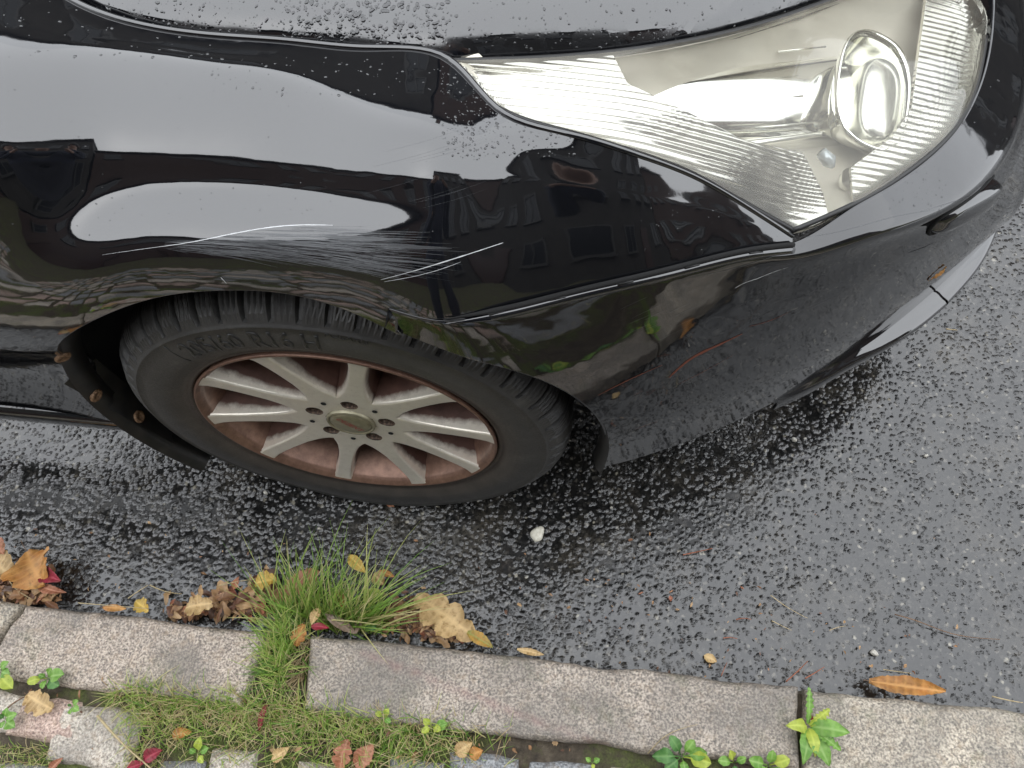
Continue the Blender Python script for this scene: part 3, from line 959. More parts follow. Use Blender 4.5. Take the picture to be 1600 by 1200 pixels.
# ------------------------------------------------------------------ ground: numpy noise
_rs = np.random.RandomState(3)
def vnoise(x, y, scale, seed=0):
    """smooth value noise, arrays"""
    rs = np.random.RandomState(seed); T = rs.rand(256, 256)
    u, v = x*scale, y*scale
    i, j = np.floor(u).astype(int), np.floor(v).astype(int); fu, fv = u-i, v-j
    fu = fu*fu*(3-2*fu); fv = fv*fv*(3-2*fv)
    g = lambda a, b: T[a % 256, b % 256]
    return (g(i, j)*(1-fu)+g(i+1, j)*fu)*(1-fv)+(g(i, j+1)*(1-fu)+g(i+1, j+1)*fu)*fv
def fbm(x, y, scale, octv=4, seed=0, gain=.5):
    s = 0; a = 1; t = 0
    for k in range(octv):
        s = s+a*vnoise(x, y, scale*2**k, seed+k); t += a; a *= gain
    return s/t
def cells(x, y, size, seed=0):
    """distance to nearest jittered stone centre, its random value, and the gap to the second nearest"""
    rs = np.random.RandomState(seed); J = rs.rand(512, 512, 3)
    i0, j0 = np.floor(x/size).astype(int), np.floor(y/size).astype(int)
    f1 = np.full(x.shape, 9.); f2 = np.full(x.shape, 9.); val = np.zeros(x.shape)
    for di in (-1, 0, 1):
        for dj in (-1, 0, 1):
            c = J[(i0+di) % 512, (j0+dj) % 512]
            d = np.hypot((i0+di+.1+.8*c[..., 0])-x/size, (j0+dj+.1+.8*c[..., 1])-y/size)
            m = d < f1
            f2 = np.where(m, f1, np.minimum(f2, d)); val = np.where(m, c[..., 2], val); f1 = np.where(m, d, f1)
    return f1, val, f2

def road_patch(x0, x1, y0, y1, st):
    nx, ny = int((x1-x0)/st)+1, int((y1-y0)/st)+1
    X, Y = np.meshgrid(np.linspace(x0, x1, nx), np.linspace(y0, y1, ny), indexing='ij')
    wx = X+.004*(vnoise(X, Y, 70, 11)-.5); wy = Y+.004*(vnoise(X, Y, 70, 12)-.5)
    f1, val, f2 = cells(wx, wy, .0076, 5)
    g1, gval, g2 = cells(wx, wy, .0045, 6)
    dome = np.clip(1.25-1.35*f1, 0, 1)
    big = np.where(val > .42, dome*(.40+.75*val), 0)
    small = np.sqrt(np.clip(1-(g1/.8)**2, 0, 1))*(.25+.40*gval)
    h = np.maximum(big, small)+.35*(fbm(X, Y, 26, 3, 21)-.5)
    # water standing in the low places; more of it out on the road
    lev = .30+.62*fbm(X, Y, 2.6, 4, 31)+.26*np.clip((X-.15)*1.0, 0, 1)*np.clip(1.25-np.abs(Y-.05)*1.0, 0, 1)-.10*np.clip(1-(Y+.26)/.12, 0, 1)
    lev = lev+.10*(fbm(X, Y, 18, 3, 41)-.5)
    lev = np.clip(lev, .28, .70)
    k = 14.
    hw = np.log(np.exp(k*h)+np.exp(k*lev))/k
    wat = 1/(1+np.exp((h-lev)*22))
    Z = .0035*(hw-.75)+.006*(fbm(X, Y, 2.2, 3, 51)-.5)
    return X, Y, Z, np.where(f1 < .62, val, .12+.3*gval), wat
V = []; F = []; tone = []; wat = []
nb = 0
for (x0, x1, y0, y1, st) in ((-1.10, 1.75, -.262, .46, .0022), (.46, 1.75, .46, 1.55, .0029)):
    X, Y, Z, t, wv = road_patch(x0, x1, y0, y1, st)
    nx, ny = X.shape
    V.append(np.stack([X, Y, Z], -1).reshape(-1, 3)); tone.append(t.ravel()); wat.append(wv.ravel())
    I = np.arange(nx*ny).reshape(nx, ny)+nb
    F.append(np.stack([I[:-1, :-1], I[1:, :-1], I[1:, 1:], I[:-1, 1:]], -1).reshape(-1, 4)); nb += nx*ny
# coarse sheet out to the horizon
V.append(np.array([(-60, -.262, -.012), (60, -.262, -.012), (60, 60, -.012), (-60, 60, -.012)])); tone.append(np.full(4, .5)); wat.append(np.full(4, .3))
F.append(np.array([[nb, nb+1, nb+2, nb+3]])); nb += 4
V = np.concatenate(V); F = np.concatenate(F)
me = bpy.data.meshes.new('road')
me.vertices.add(len(V)); me.vertices.foreach_set('co', V.astype(np.float32).ravel())
me.loops.add(F.size); me.loops.foreach_set('vertex_index', F.astype(np.int32).ravel())
me.polygons.add(len(F)); me.polygons.foreach_set('loop_start', np.arange(0, F.size, 4, dtype=np.int32))
me.update(calc_edges=True)
for nm, arr in (('tone', tone), ('water', wat)):
    a_ = me.attributes.new(nm, 'FLOAT', 'POINT'); a_.data.foreach_set('value', np.concatenate(arr).astype(np.float32))
road = tag(add('road', me, ASPH), kind='structure')

# kerb: granite stones laid end to end
KZ = .070
kerb = tag(empty('kerb', (0, -.31, 0)), kind='structure')
GRA = [mat_granite('granite_pinkish', (.11, .096, .084), (.31, .255, .21), (.51, .435, .36), moss=.3),
       mat_granite('granite_grey', (.10, .092, .084), (.29, .245, .205), (.49, .425, .355), stain=((.02, -.275), (.42, -.372)), moss=.22),
       mat_granite('granite_pale', (.12, .108, .095), (.31, .27, .215), (.52, .46, .37), moss=.3)]
def stone(name, x0, x1, y0, y1, z1, mat, parent, seed, st=.006, round_=.010, amp=.004, edge=.010, z0=-.12, skew=(0, 0), taper=None):
    """rough block: fine top sheet with worn edges and irregular outline, skirt down into the ground"""
    nx, ny = max(6, int((x1-x0)/st)), max(6, int((y1-y0)/st))
    U, Wv = np.meshgrid(np.linspace(0, 1, nx+1), np.linspace(0, 1, ny+1), indexing='ij')
    X = x0+(x1-x0)*U; Y = y0+(y1-y0)*Wv
    X = X+skew[0]*(Wv-.5)*2*(1-U)+skew[1]*(Wv-.5)*2*U
    sx = seed*3.17
    ox = edge*(fbm(Y+sx, X*0+.3+sx, 16, 3, seed)-.5)*2; oy = edge*(fbm(X+sx, Y*0+.7, 16, 3, seed+9)-.5)*2
    X = X+ox*(1-2*U); Y = Y+oy*(1-2*Wv)
    d = np.minimum(np.minimum(U, 1-U)*(x1-x0), np.minimum(Wv, 1-Wv)*(y1-y0))
    rd = round_*(.6+.9*fbm(X+sx, Y, 22, 2, seed+4))
    q = np.clip(1-d/rd, 0, 1)
    Z = z1-rd*(1-np.sqrt(np.clip(1-q*q, 0, 1)))*.9
    Z = Z+amp*(fbm(X+sx, Y+sx, 30, 4, seed+2, .6)-.5)*2+amp*1.3*(fbm(X+sx, Y, 5, 2, seed+6)-.5)
    Vs = [tuple(p) for p in np.stack([X, Y, Z], -1).reshape(-1, 3)]
    I = np.arange(len(Vs)).reshape(nx+1, ny+1)
    Fs = [tuple(f) for f in np.stack([I[:-1, :-1], I[1:, :-1], I[1:, 1:], I[:-1, 1:]], -1).reshape(-1, 4)]
    ring = list(I[:, 0])+list(I[-1, 1:])+list(I[::-1, -1][1:])+list(I[0, ::-1][1:-1])
    b = len(Vs)
    for i in ring: Vs.append((Vs[i][0], Vs[i][1], z0))
    n = len(ring)
    for k in range(n): Fs.append((ring[k], b+k, b+(k+1) % n, ring[(k+1) % n]))
    return add(name, mesh_from(name, Vs, Fs), mat, parent)
KY0, KY1 = -.372, -.256
for i, (x0, x1, sk) in enumerate(((-1.75, -1.02, (0, 0)), (-1.01, -.575, (0, .012)), (-.57, -.142, (.012, .006)), (-.058, .693, (-.010, .003)), (.702, 1.45, (.004, 0)), (1.46, 2.2, (0, 0)))):
    stone('kerb_stone', x0, x1, KY0+.004*(i % 2), KY1-(.003 if i == 2 else 0), KZ-.002*(i % 3), GRA[(0, 2, 0, 1, 2, 0)[i]], kerb, 20+i, st=.0040, round_=.012, amp=.0052, edge=.0045, skew=sk)

# pavement: soil sheet, sett stones as parts
PV = MB(); nx, ny = 90, 60
P = []
for i in range(nx+1):
    x = -2.0+4.6*i/nx
    P.append([(x, -.262-3.3*(j/ny)**1.3, .049+.012*(mnoise.noise(Vector((x*9, j*.7, 1)))*.6)) for j in range(ny+1)])
PV.grid(P, flip=True)
PV.grid([[(-60, -.37, .02), (-60, -30, .02)], [(60, -.37, .02), (60, -30, .02)]], flip=True)
pavement = tag(PV.build('pavement', SOIL), kind='structure')
COB = [mat_granite('sett_pink', (.17, .12, .105), (.40, .28, .23), (.55, .42, .35), moss=.25),
       mat_granite('sett_tan', (.18, .155, .13), (.42, .37, .31), (.60, .54, .46), moss=.2),
       mat_granite('sett_bluegrey', (.09, .095, .10), (.20, .21, .22), (.34, .35, .36), moss=.25)]
# the setts in view, set by hand
for i, (px0, px1, py0, py1, mi) in enumerate(((-20, 25, 1075, 1150, 1), (28, 108, 1082, 1165, 0), (96, 196, 1098, 1205, 1), (-30, 70, 1184, 1290, 2), (250, 300, 1180, 1260, 2), (330, 385, 1168, 1260, 1), (606, 690, 1172, 1250, 2), (700, 812, 1168, 1240, 2), (832, 918, 1180, 1250, 2), (455, 520, 1185, 1270, 1), (945, 1000, 1195, 1280, 1))):
    a, b = at(px0, py0, z=.062), at(px1, py1, z=.062)
    stone('sett', a[0], b[0], b[1], a[1], .057+.004*((i*7) % 3)/2, COB[mi], pavement, 60+i, st=.0045, round_=.016, amp=.004, edge=.009, z0=.0, skew=(rng.uniform(-.006, .006), rng.uniform(-.006, .006)))
# further setts behind, out of frame but mirrored in the paintwork
base = []
for k in range(6):
    o = stone('sett', -.045-.004*(k % 3), .045+.004*(k % 2), -.04, .04+.004*(k % 3), 0., COB[k % 3], pavement, 90+k, st=.012, round_=.018, amp=.004, edge=.012, z0=-.06)
    base.append(o.data)
    bpy.data.objects.remove(o)
r2 = random.Random(5); cnt = 0
for j in range(11):
    y = -.545-j*.098
    x = -1.25+r2.uniform(-.05, 0)
    while x < 1.6 and cnt < 285:
        o = bpy.data.objects.new('sett', base[r2.randrange(6)]); COL.objects.link(o); o.parent = pavement
        o.location = (x, y+r2.uniform(-.006, .006), .058+r2.uniform(-.004, .004)); o.rotation_euler = (r2.uniform(-.04, .04), r2.uniform(-.04, .04), r2.choice((0, math.pi))+r2.uniform(-.08, .08))
        o.scale = (r2.uniform(.85, 1.15), r2.uniform(.95, 1.08), 1); cnt += 1
        x += .108+r2.uniform(-.006, .01)

# ------------------------------------------------------------------ houses along both sides of the street (mirrored in the paint)
def mat_brick():
    m = NT('brown_brick')
    b = m.n('TexBrick', Scale=1.0); b.inputs['Brick Width'].default_value = .25; b.inputs['Row Height'].default_value = .075; b.inputs['Mortar Size'].default_value = .006
    b.inputs['Color1'].default_value = (.05, .026, .02, 1); b.inputs['Color2'].default_value = (.075, .04, .03, 1); b.inputs['Mortar'].default_value = (.09, .08, .07, 1)
    mp = m.n('Mapping'); mp.inputs['Rotation'].default_value = (R(90), 0, 0); m.l(m.co(), mp.inputs[0]); m.l(mp.outputs[0], b.inputs['Vector'])
    m.set(Base_Color=b.outputs[0], Roughness=.85); return m.m
BRICK = mat_brick()
ROOF = simple('slate_roof', (.05, .045, .045), .7)
PLAST = NT('grey_plaster'); PLAST.set(Base_Color=PLAST.ramp(PLAST.noise(2.5, 6).outputs[0], [(.3, (.035, .032, .028)), (.7, (.06, .055, .048))]), Roughness=.9); PLAST = PLAST.m
FRAME = simple('window_frame_grey', (.07, .068, .064), .5)
PANE = simple('window_pane', (.015, .018, .02), .25)
def house(label, x0, x1, yf, hgt, ridge, side, wallm, nwin):
    """side = +1: front faces +Y (stands behind the camera), -1: front faces -Y (across the street)"""
    r = tag(empty('terraced_house', ((x0+x1)/2, yf, 0)), label, 'house', 'houses lining the street')
    dep = 8.
    m = MB(); m.box(((x0+x1)/2, yf-side*dep/2, hgt/2), ((x1-x0)/2, dep/2, hgt/2)); m.build('wall', wallm, r, False)
    m = MB(); ey, by, my = yf+side*.35, yf-side*(dep+.35), yf-side*dep/2
    P = [[(x0-.1, ey, hgt-.05), (x0-.1, my, ridge), (x0-.1, by, hgt-.05)], [(x1+.1, ey, hgt-.05), (x1+.1, my, ridge), (x1+.1, by, hgt-.05)]]
    m.grid(P, flip=False)
    P2 = [[(p[0], p[1], p[2]+.12) for p in row] for row in P]; m.grid(P2, flip=True)
    m.F += [(0, 6, 7, 1), (1, 7, 8, 2), (3, 4, 10, 9), (4, 5, 11, 10), (0, 3, 9, 6), (2, 8, 11, 5)]
    rf = m.build('roof', ROOF, r, False)
    if side < 0:
      m = MB(); m.box((x0+.9, my, ridge+.35), (.35, .3, .7)); m.box((x0+.9, my, ridge+1.08), (.4, .35, .04)); m.build('chimney', BRICK, rf, False)
    for fl in range(int((hgt-.3)//2.7)):
        for i in range(nwin):
            cx = x0+(x1-x0)*(i+.5)/nwin; cz = 1.7+fl*2.7
            if fl == 0 and i == nwin//2:
                m = MB(); m.box((cx, yf+side*.03, 1.05), (.5, .05, 1.05)); m.build('door', simple('door_paint', (.05, .025, .02), .4), r, False); continue
            m = MB()
            for sx in (-1, 1): m.box((cx+sx*.48, yf+side*.02, cz), (.04, .04, .72))
            for sz in (-1, 1): m.box((cx, yf+side*.02, cz+sz*.68), (.44, .04, .04))
            m.box((cx, yf+side*.02, cz), (.02, .035, .64))
            wn = m.build('window', FRAME, r, False)
            m = MB(); m.box((cx, yf+side*.005, cz), (.44, .01, .64)); m.build('pane', PANE, wn, False)
            m = MB(); m.box((cx, yf+side*.08, cz-.77), (.58, .08, .035)); m.build('sill', FRAME, wn, False)
for i, (a, b) in enumerate(((-18, -9.2), (-9, .35), (.55, 8.3), (8.5, 17))):
    house(('grey rendered house behind the pavement, far down the street', 'brown brick house behind the pavement, left of the plastered one', 'grey plastered house straight behind the pavement by the wheel', 'brown brick house behind the pavement ahead of the car')[i], a, b, -5.2, (5.6, 5.7, 9.2, 7.4)[i], (7.4, 7.6, 11.6, 9.6)[i], 1, (PLAST, BRICK, PLAST, BRICK)[i], 4)
for i, (a, b) in enumerate(((-20, -10.2), (-10, -.6), (-.4, 9.2), (9.4, 20))):
    house(('brick house across the street, leftmost of the row', 'rendered house across the street behind the car', 'brown brick house across the street facing the headlight', 'rendered house across the street, rightmost of the row')[i], a, b, 9.0, (6.5, 6.3, 6.7, 6.4)[i], (9.4, 9.1, 9.6, 9.2)[i], -1, (BRICK, PLAST, BRICK, PLAST)[i], 4)

# ------------------------------------------------------------------ person taking the picture, mirrored in the wing
def person():
    r = tag(empty('person', (.30, -.70, .06)), 'person in navy jacket and grey shoes standing on the pavement, mirrored in the bumper', 'person')
    J = {'pel': (.30, -.78, .98), 'ab': (.30, -.77, 1.12), 'ch': (.30, -.74, 1.30), 'sh': (.30, -.715, 1.44), 'nk': (.30, -.70, 1.52), 'hd0': (.30, -.665, 1.60), 'hd1': (.30, -.655, 1.72),
         'hl': (.21, -.78, .94), 'kl': (.19, -.74, .54), 'al': (.18, -.77, .15), 'fl': (.175, -.69, .092), 'tl': (.17, -.575, .086),
         'hr': (.39, -.78, .94), 'kr': (.42, -.74, .54), 'ar': (.43, -.77, .15), 'fr': (.44, -.69, .092), 'tr': (.45, -.575, .086),
         'sl': (.12, -.72, 1.42), 'el': (.08, -.70, 1.16), 'wl': (.20, -.53, 1.30), 'ml': (.235, -.485, 1.335),
         'sr': (.48, -.72, 1.42), 'er': (.54, -.70, 1.16), 'wr': (.46, -.53, 1.30), 'mr': (.425, -.485, 1.335)}
    rad = {'pel': .155, 'ab': .145, 'ch': .16, 'sh': .12, 'nk': .06, 'hd0': .085, 'hd1': .085, 'hl': .10, 'kl': .068, 'al': .048, 'fl': .05, 'tl': .042, 'hr': .10, 'kr': .068, 'ar': .048, 'fr': .05, 'tr': .042,
           'sl': .075, 'el': .055, 'wl': .038, 'ml': .03, 'sr': .075, 'er': .055, 'wr': .038, 'mr': .03}
    E_ = [('pel', 'ab'), ('ab', 'ch'), ('ch', 'sh'), ('sh', 'nk'), ('nk', 'hd0'), ('hd0', 'hd1'), ('pel', 'hl'), ('hl', 'kl'), ('kl', 'al'), ('al', 'fl'), ('fl', 'tl'), ('pel', 'hr'), ('hr', 'kr'), ('kr', 'ar'), ('ar', 'fr'), ('fr', 'tr'),
          ('sh', 'sl'), ('sl', 'el'), ('el', 'wl'), ('wl', 'ml'), ('sh', 'sr'), ('sr', 'er'), ('er', 'wr'), ('wr', 'mr')]
    K = list(J)
    # five fingers per hand
    for sd, hx in (('l', 1), ('r', -1)):
        bx, by, bz = J['m'+sd]
        for q in range(4):
            a = 'g%s%d' % (sd, q); b = a+'b'
            J[a] = (bx+hx*(.010+.004*q), by+.016-.014*q, bz+.020-.012*q); J[b] = (bx+hx*(.034+.002*q), by+.022-.014*q, bz+.018-.014*q)
            rad[a] = .0095; rad[b] = .008; E_ += [('m'+sd, a), (a, b)]; K += [a, b]
        a = 't'+sd+'h'; J[a] = (bx+hx*.028, by-.004, bz+.034); rad[a] = .010; E_.append(('m'+sd, a)); K.append(a)
    me = bpy.data.meshes.new('body'); me.from_pydata([J[k] for k in K], [(K.index(a), K.index(b)) for a, b in E_], [])
    ob = bpy.data.objects.new('body', me); COL.objects.link(ob)
    md = ob.modifiers.new('skin', 'SKIN'); md.use_smooth_shade = True
    for i, k in enumerate(K): me.skin_vertices[0].data[i].radius = (rad[k], rad[k]*(.72 if k in ('pel', 'ab', 'ch', 'sh') else 1.))
    me.skin_vertices[0].data[K.index('pel')].use_root = True
    sb = ob.modifiers.new('sub', 'SUBSURF'); sb.levels = sb.render_levels = 2
    dg = bpy.context.evaluated_depsgraph_get(); dg.update()
    m2 = bpy.data.meshes.new_from_object(ob.evaluated_get(dg)); bpy.data.objects.remove(ob)
    mats = [simple('navy_jacket', (.018, .024, .045), .75), simple('dark_jeans', (.02, .022, .03), .85), simple('grey_shoe', (.30, .32, .36), .6), simple('skin', (.50, .30, .22), .5)]
    m2.materials.clear()
    for x in mats: m2.materials.append(x)
    for p in m2.polygons:
        c = p.center; p.use_smooth = True
        p.material_index = 2 if c.z < .135 else 1 if c.z < .97 else 3 if (c.z > 1.50 or c.y > -.535) else 0
    b = add('body', m2, None, r)
    hm = MB(); P = []
    for i in range(9):
        t = math.pi*.62*i/8; P.append([(.30+.100*math.sin(t)*math.cos(q), -.672+.108*math.sin(t)*math.sin(q), 1.70+.105*math.cos(t)) for q in np.linspace(0, 2*math.pi, 25)])
    hm.grid(P); hm.build('hair', simple('dark_hair', (.02, .014, .01), .6), r)
    fm = MB(); fm.tube([(.30, -.590, 1.675), (.30, -.566, 1.640), (.30, -.578, 1.625)], [.008, .014, .010], 8); fm.build('nose', mats[3], r)
    for sx in (-1, 1):
        fm = MB(); fm.tube([(.30+sx*.034, -.588, 1.668), (.30+sx*.034, -.580, 1.668)], [.011, .007], 10); fm.build('eye', simple('eye_dark', (.03, .03, .03), .2), r)
        fm = MB(); fm.tube([(.30+sx*.086, -.665, 1.69), (.30+sx*.098, -.67, 1.665), (.30+sx*.086, -.662, 1.635)], [.01, .014, .008], 8); fm.build('ear', mats[3], r)
    fm = MB(); fm.tube([(.278, -.584, 1.603), (.30, -.576, 1.600), (.322, -.584, 1.603)], [.004, .007, .004], 8); fm.build('mouth', simple('lip', (.38, .17, .14), .5), r)
person()

# ------------------------------------------------------------------ marks on the car: scratches, red streaks, drops, stuck leaf
bf, bh_, bbm = bvh(fender), bvh(hood), bvh(bumper)
SCR = simple('bare_scratch', (.55, .56, .57), .5)
SCR2 = simple('fine_scratch', (.075, .078, .082), .5)
SCR3 = simple('red_streak', (.16, .045, .025), .6)  # red ribbons laid along the bumper flank
def ribbon(m, tree, pts, w0, w1=None, n=24, lift=.00035):
    """thin strip lying on the paint along a polyline of pixels"""
    pts = np.array(pts, float); t = chord(pts); q = nspline(t, pts, np.linspace(0, t[-1], n)) if len(pts) > 2 else pts[0]+(pts[1]-pts[0])*np.linspace(0, 1, n)[:, None]
    H = []
    for x, y in q:
        o_, d_ = ray(x, y); h = tree.ray_cast(o_, d_)
        if h[0] is not None:
            nn_ = h[1] if h[1].dot(d_) < 0 else -h[1]
            H.append((h[0], nn_))
    if len(H) < 3: return
    P = []
    for i, (p, nn_) in enumerate(H):
        tg = (H[min(i+1, len(H)-1)][0]-H[max(i-1, 0)][0]).normalized(); sd = nn_.cross(tg)
        f = i/(len(H)-1); w = (w0*(1-f)+(w1 if w1 is not None else w0)*f)*(.25+.75*math.sin(math.pi*min(1, max(0, f)))**.5)*rng.uniform(.7, 1.3)
        P.append([p+sd*w+nn_*lift, p-sd*w+nn_*lift])
    m.grid(P)
def mark(name, tree, pts, w0, w1, mat, parent, n=24):
    m = MB(); ribbon(m, tree, pts, w0, w1, n)
    if m.F: return m.build(name, mat, parent)
mark('scratch_streak', bf, [(160, 398), (230, 388), (300, 378), (350, 368), (410, 357), (460, 352), (520, 352)], .0002, .0006, SCR, fender, 50)
mark('scratch_streak', bf, [(595, 437), (640, 425), (700, 407), (750, 391), (786, 379)], .0003, .0006, SCR, fender, 40)
mark('scratch_streak', bf, [(600, 440), (645, 432), (690, 420), (720, 409)], .0002, .0003, SCR, fender, 30)
mark('scratch_streak', bf, [(345, 433), (350, 438), (354, 443)], .0006, .0003, SCR, fender, 6)
m = MB(); r3 = random.Random(2)
for k in range(520):                                  # broad hazy scuff above the wheel
    f = r3.random(); x0 = 250+360*r3.random()**.7; L = r3.uniform(30, 150)
    top = np.interp(x0, [250, 370, 480, 600, 700], [378, 362, 353, 372, 395]); bot = np.interp(x0, [250, 370, 480, 600, 700], [390, 399, 412, 434, 430])
    y0 = top+(bot-top)*f; x1 = max(min(x0+L, r3.uniform(560, 735)), x0+18); dy = (x1-x0)*(.0+.17*f)+r3.uniform(-3, 3)
    ribbon(m, bf, [(x0, y0), ((x0+x1)/2, y0+dy*.42), (x1, y0+dy)], r3.uniform(.00004, .00020), r3.uniform(.00004, .00014), 12, .0003)
for k in range(18):
    x0, y0 = r3.uniform(470, 610), r3.uniform(395, 418); L = r3.uniform(30, 90)
    ribbon(m, bf, [(x0, y0), (x0+L/2, y0+L*.1), (x0+L, y0+L*.19)], .0003, .0002, 16, .00032)
for k in range(9):                                    # long hairlines running up to the headlight
    x0, y0 = r3.uniform(560, 680), r3.uniform(215, 330); L = r3.uniform(80, 170)
    ribbon(m, bf, [(x0, y0), (x0+L/2, y0-L*.13), (x0+L, y0-L*.30)], .00005, .00003, 16, .0003)
tag(m.build('fine_scratches', simple('pale_scuff', (.11, .114, .12), .55), fender), kind='stuff')
m = MB()
for k in range(22):                                   # dull smears where the clear coat is rubbed
    x0 = r3.uniform(330, 600); f = r3.random(); top = np.interp(x0, [330, 480, 600], [366, 356, 376]); bot = np.interp(x0, [330, 480, 600], [394, 410, 428])
    y0 = top+(bot-top)*f; L = r3.uniform(50, 120)
    ribbon(m, bf, [(x0, y0), (x0+L/2, y0+L*.05*f), (x0+L, y0+L*.15*f)], r3.uniform(.0006, .0016), r3.uniform(.0003, .0009), 20, .00022)
tag(m.build('scuff_smears', simple('rubbed_coat', (.045, .047, .05), .42), fender), kind='stuff')
for pts, w, mt in (([(1148, 450), (1165, 441), (1180, 436), (1200, 428), (1232, 417)], .0007, SCR), ([(1250, 372), (1310, 362), (1400, 338), (1460, 328)], .0004, SCR2),
                   ([(1100, 430), (1150, 418), (1230, 393)], .0004, SCR2), ([(1045, 590), (1080, 560), (1120, 540), (1160, 521)], .0030, SCR3), ([(935, 617), (985, 592), (1035, 570)], .0012, SCR3),
                   ([(1170, 510), (1210, 498), (1235, 486)], .0006, SCR3), ([(1060, 600), (1100, 580), (1150, 552)], .0004, SCR3), ([(1440, 330), (1500, 312), (1560, 290)], .0003, SCR2), ([(1420, 395), (1440, 388), (1462, 378)], .0008, SCR2)):
    mark('scratch_streak', bbm, pts, w, w*.6, mt, bumper, 26)  # scratches and red streaks, each a ribbon on the bumper
m = MB()
for k in range(60):                                   # fine scuffs on the bumper flank
    x0, y0 = r3.uniform(960, 1330), r3.uniform(440, 660); L = r3.uniform(14, 60)
    ribbon(m, bbm, [(x0, y0), (x0+L/2, y0-L*.24), (x0+L, y0-L*.46)], .00012, .00008, 10, .0003)
tag(m.build('fine_scratches', SCR2, bumper), kind='stuff')

WATER = NT('water_bead'); WATER.set(Base_Color=(.012, .013, .014), IOR=1.75, Roughness=.02); WATER = WATER.m
def drops(name, tree, parent, spots, seed):
    """flattened beads of water sitting on the paint"""
    r = random.Random(seed); m = MB()
    for (x0, y0, x1, y1, n, smin, smax) in spots:
        for k in range(n):
            px, py = r.uniform(x0, x1), r.uniform(y0, y1)
            o_, d_ = ray(px, py); h = tree.ray_cast(o_, d_)
            if h[0] is None: continue
            nn_ = h[1] if h[1].dot(d_) < 0 else -h[1]
            if nn_.dot(-d_) < .2: continue
            s = smin+(smax-smin)*r.random()**2.6
            a = nn_.orthogonal().normalized(); b = nn_.cross(a); an = r.uniform(0, 6.28)
            sq = r.uniform(.6, 1.); lob = r.uniform(0, .35); ph = r.uniform(0, 6)
            P = []
            for (f, hh) in ((1.0, -.02), (.93, .16), (.72, .36), (.4, .48), (.02, .52)):
                row = []
                for q in range(9):
                    t = 2*math.pi*q/8; rr = s*f*(1+lob*math.sin(2*t+ph)+lob*.5*math.sin(3*t+ph*2))
                    u, v = rr*math.cos(t), rr*sq*math.sin(t)
                    row.append(h[0]+a*(u*math.cos(an)-v*math.sin(an))+b*(u*math.sin(an)+v*math.cos(an))+nn_*(s*hh*.62))
                P.append(row)
            m.grid(P)
    return tag(m.build(name, WATER, parent), kind='stuff')
drops('water_drops', bh_, hood, [(150, 0, 640, 75, 420, .0005, .0026), (440, 0, 700, 60, 360, .0005, .0034), (640, 0, 1250, 80, 220, .0005, .0022)], 1)
drops('water_drops', bf, fender, [(0, 0, 330, 90, 60, .0006, .0022), (330, 85, 700, 150, 90, .0005, .0020), (690, 100, 780, 250, 190, .0005, .0020), (690, 170, 900, 245, 200, .0005, .0018), (150, 285, 520, 345, 26, .0005, .0011), (0, 90, 700, 400, 50, .0003, .0008), (1000, 300, 1230, 400, 40, .0004, .0012)], 2)
drops('water_drops', bbm, bumper, [(1390, 260, 1480, 330, 60, .0005, .0014), (1480, 110, 1600, 250, 10, .0005, .0024), (1000, 400, 1500, 560, 60, .0003, .0007)], 3)

# ------------------------------------------------------------------ grass
def mat_grass(name, cols):
    m = NT(name); g_ = m.n('NewGeometry')
    col = m.ramp(g_.outputs['Random Per Island'], [(i/(len(cols)-1), c) for i, c in enumerate(cols)])
    m.set(Base_Color=col, Roughness=.45)
    t = m.n('BsdfTranslucent'); m.l(col, t.inputs[0]); mx = m.n('MixShader'); mx.inputs[0].default_value = .4
    m.l(m.b.outputs[0], mx.inputs[1]); m.l(t.outputs[0], mx.inputs[2]); m.l(mx.outputs[0], m.out.inputs['Surface'])
    return m.m
GREEN = mat_grass('fresh_grass', [(.09, .19, .03), (.16, .30, .045), (.26, .40, .07), (.36, .46, .11), (.48, .50, .17), (.56, .48, .25)])
MIXG = mat_grass('mixed_grass', [(.10, .21, .03), (.20, .34, .05), (.32, .44, .09), (.50, .50, .19), (.62, .54, .30), (.58, .47, .27), (.40, .27, .14)])
DRYG = mat_grass('dry_grass', [(.30, .22, .12), (.42, .33, .19), (.50, .41, .25), (.25, .16, .08)])
gr = random.Random(11)
def blade(m, p, h, lean, az, w, curl=1., seg=5):
    p = Vector(p); d = Vector((math.cos(az), math.sin(az), 0)); s = Vector((-d.y, d.x, 0)); P = []
    for i in range(seg+1):
        f = i/seg; a = lean*(.35+.65*f*curl)
        q = p+d*(h*f*math.sin(a))+Vector((0, 0, h*f*math.cos(a)))
        ww = w*(1-f)**.7*(.75+.5*f) if i < seg else .00008
        P.append([q-s*ww+Vector((0, 0, ww*.5)), q, q+s*ww+Vector((0, 0, ww*.5))])
    m.grid(P)
def sward(name, mat, fn, n, h0, h1, lean0, lean1, w0, w1, label=None, cat=None, kind=None, azf=None):
    m = MB()
    for k in range(n):
        p = fn()
        az = azf(p) if azf else gr.uniform(0, 6.283)
        blade(m, p, gr.uniform(h0, h1), gr.uniform(lean0, lean1), az, gr.uniform(w0, w1), gr.uniform(.7, 1.5))
    return tag(m.build(name, mat), label, cat, None, kind)
def inpix(x0, x1, y0, y1, z): 
    def f(): return at(gr.uniform(x0, x1), gr.uniform(y0, y1), z=z)
    return f
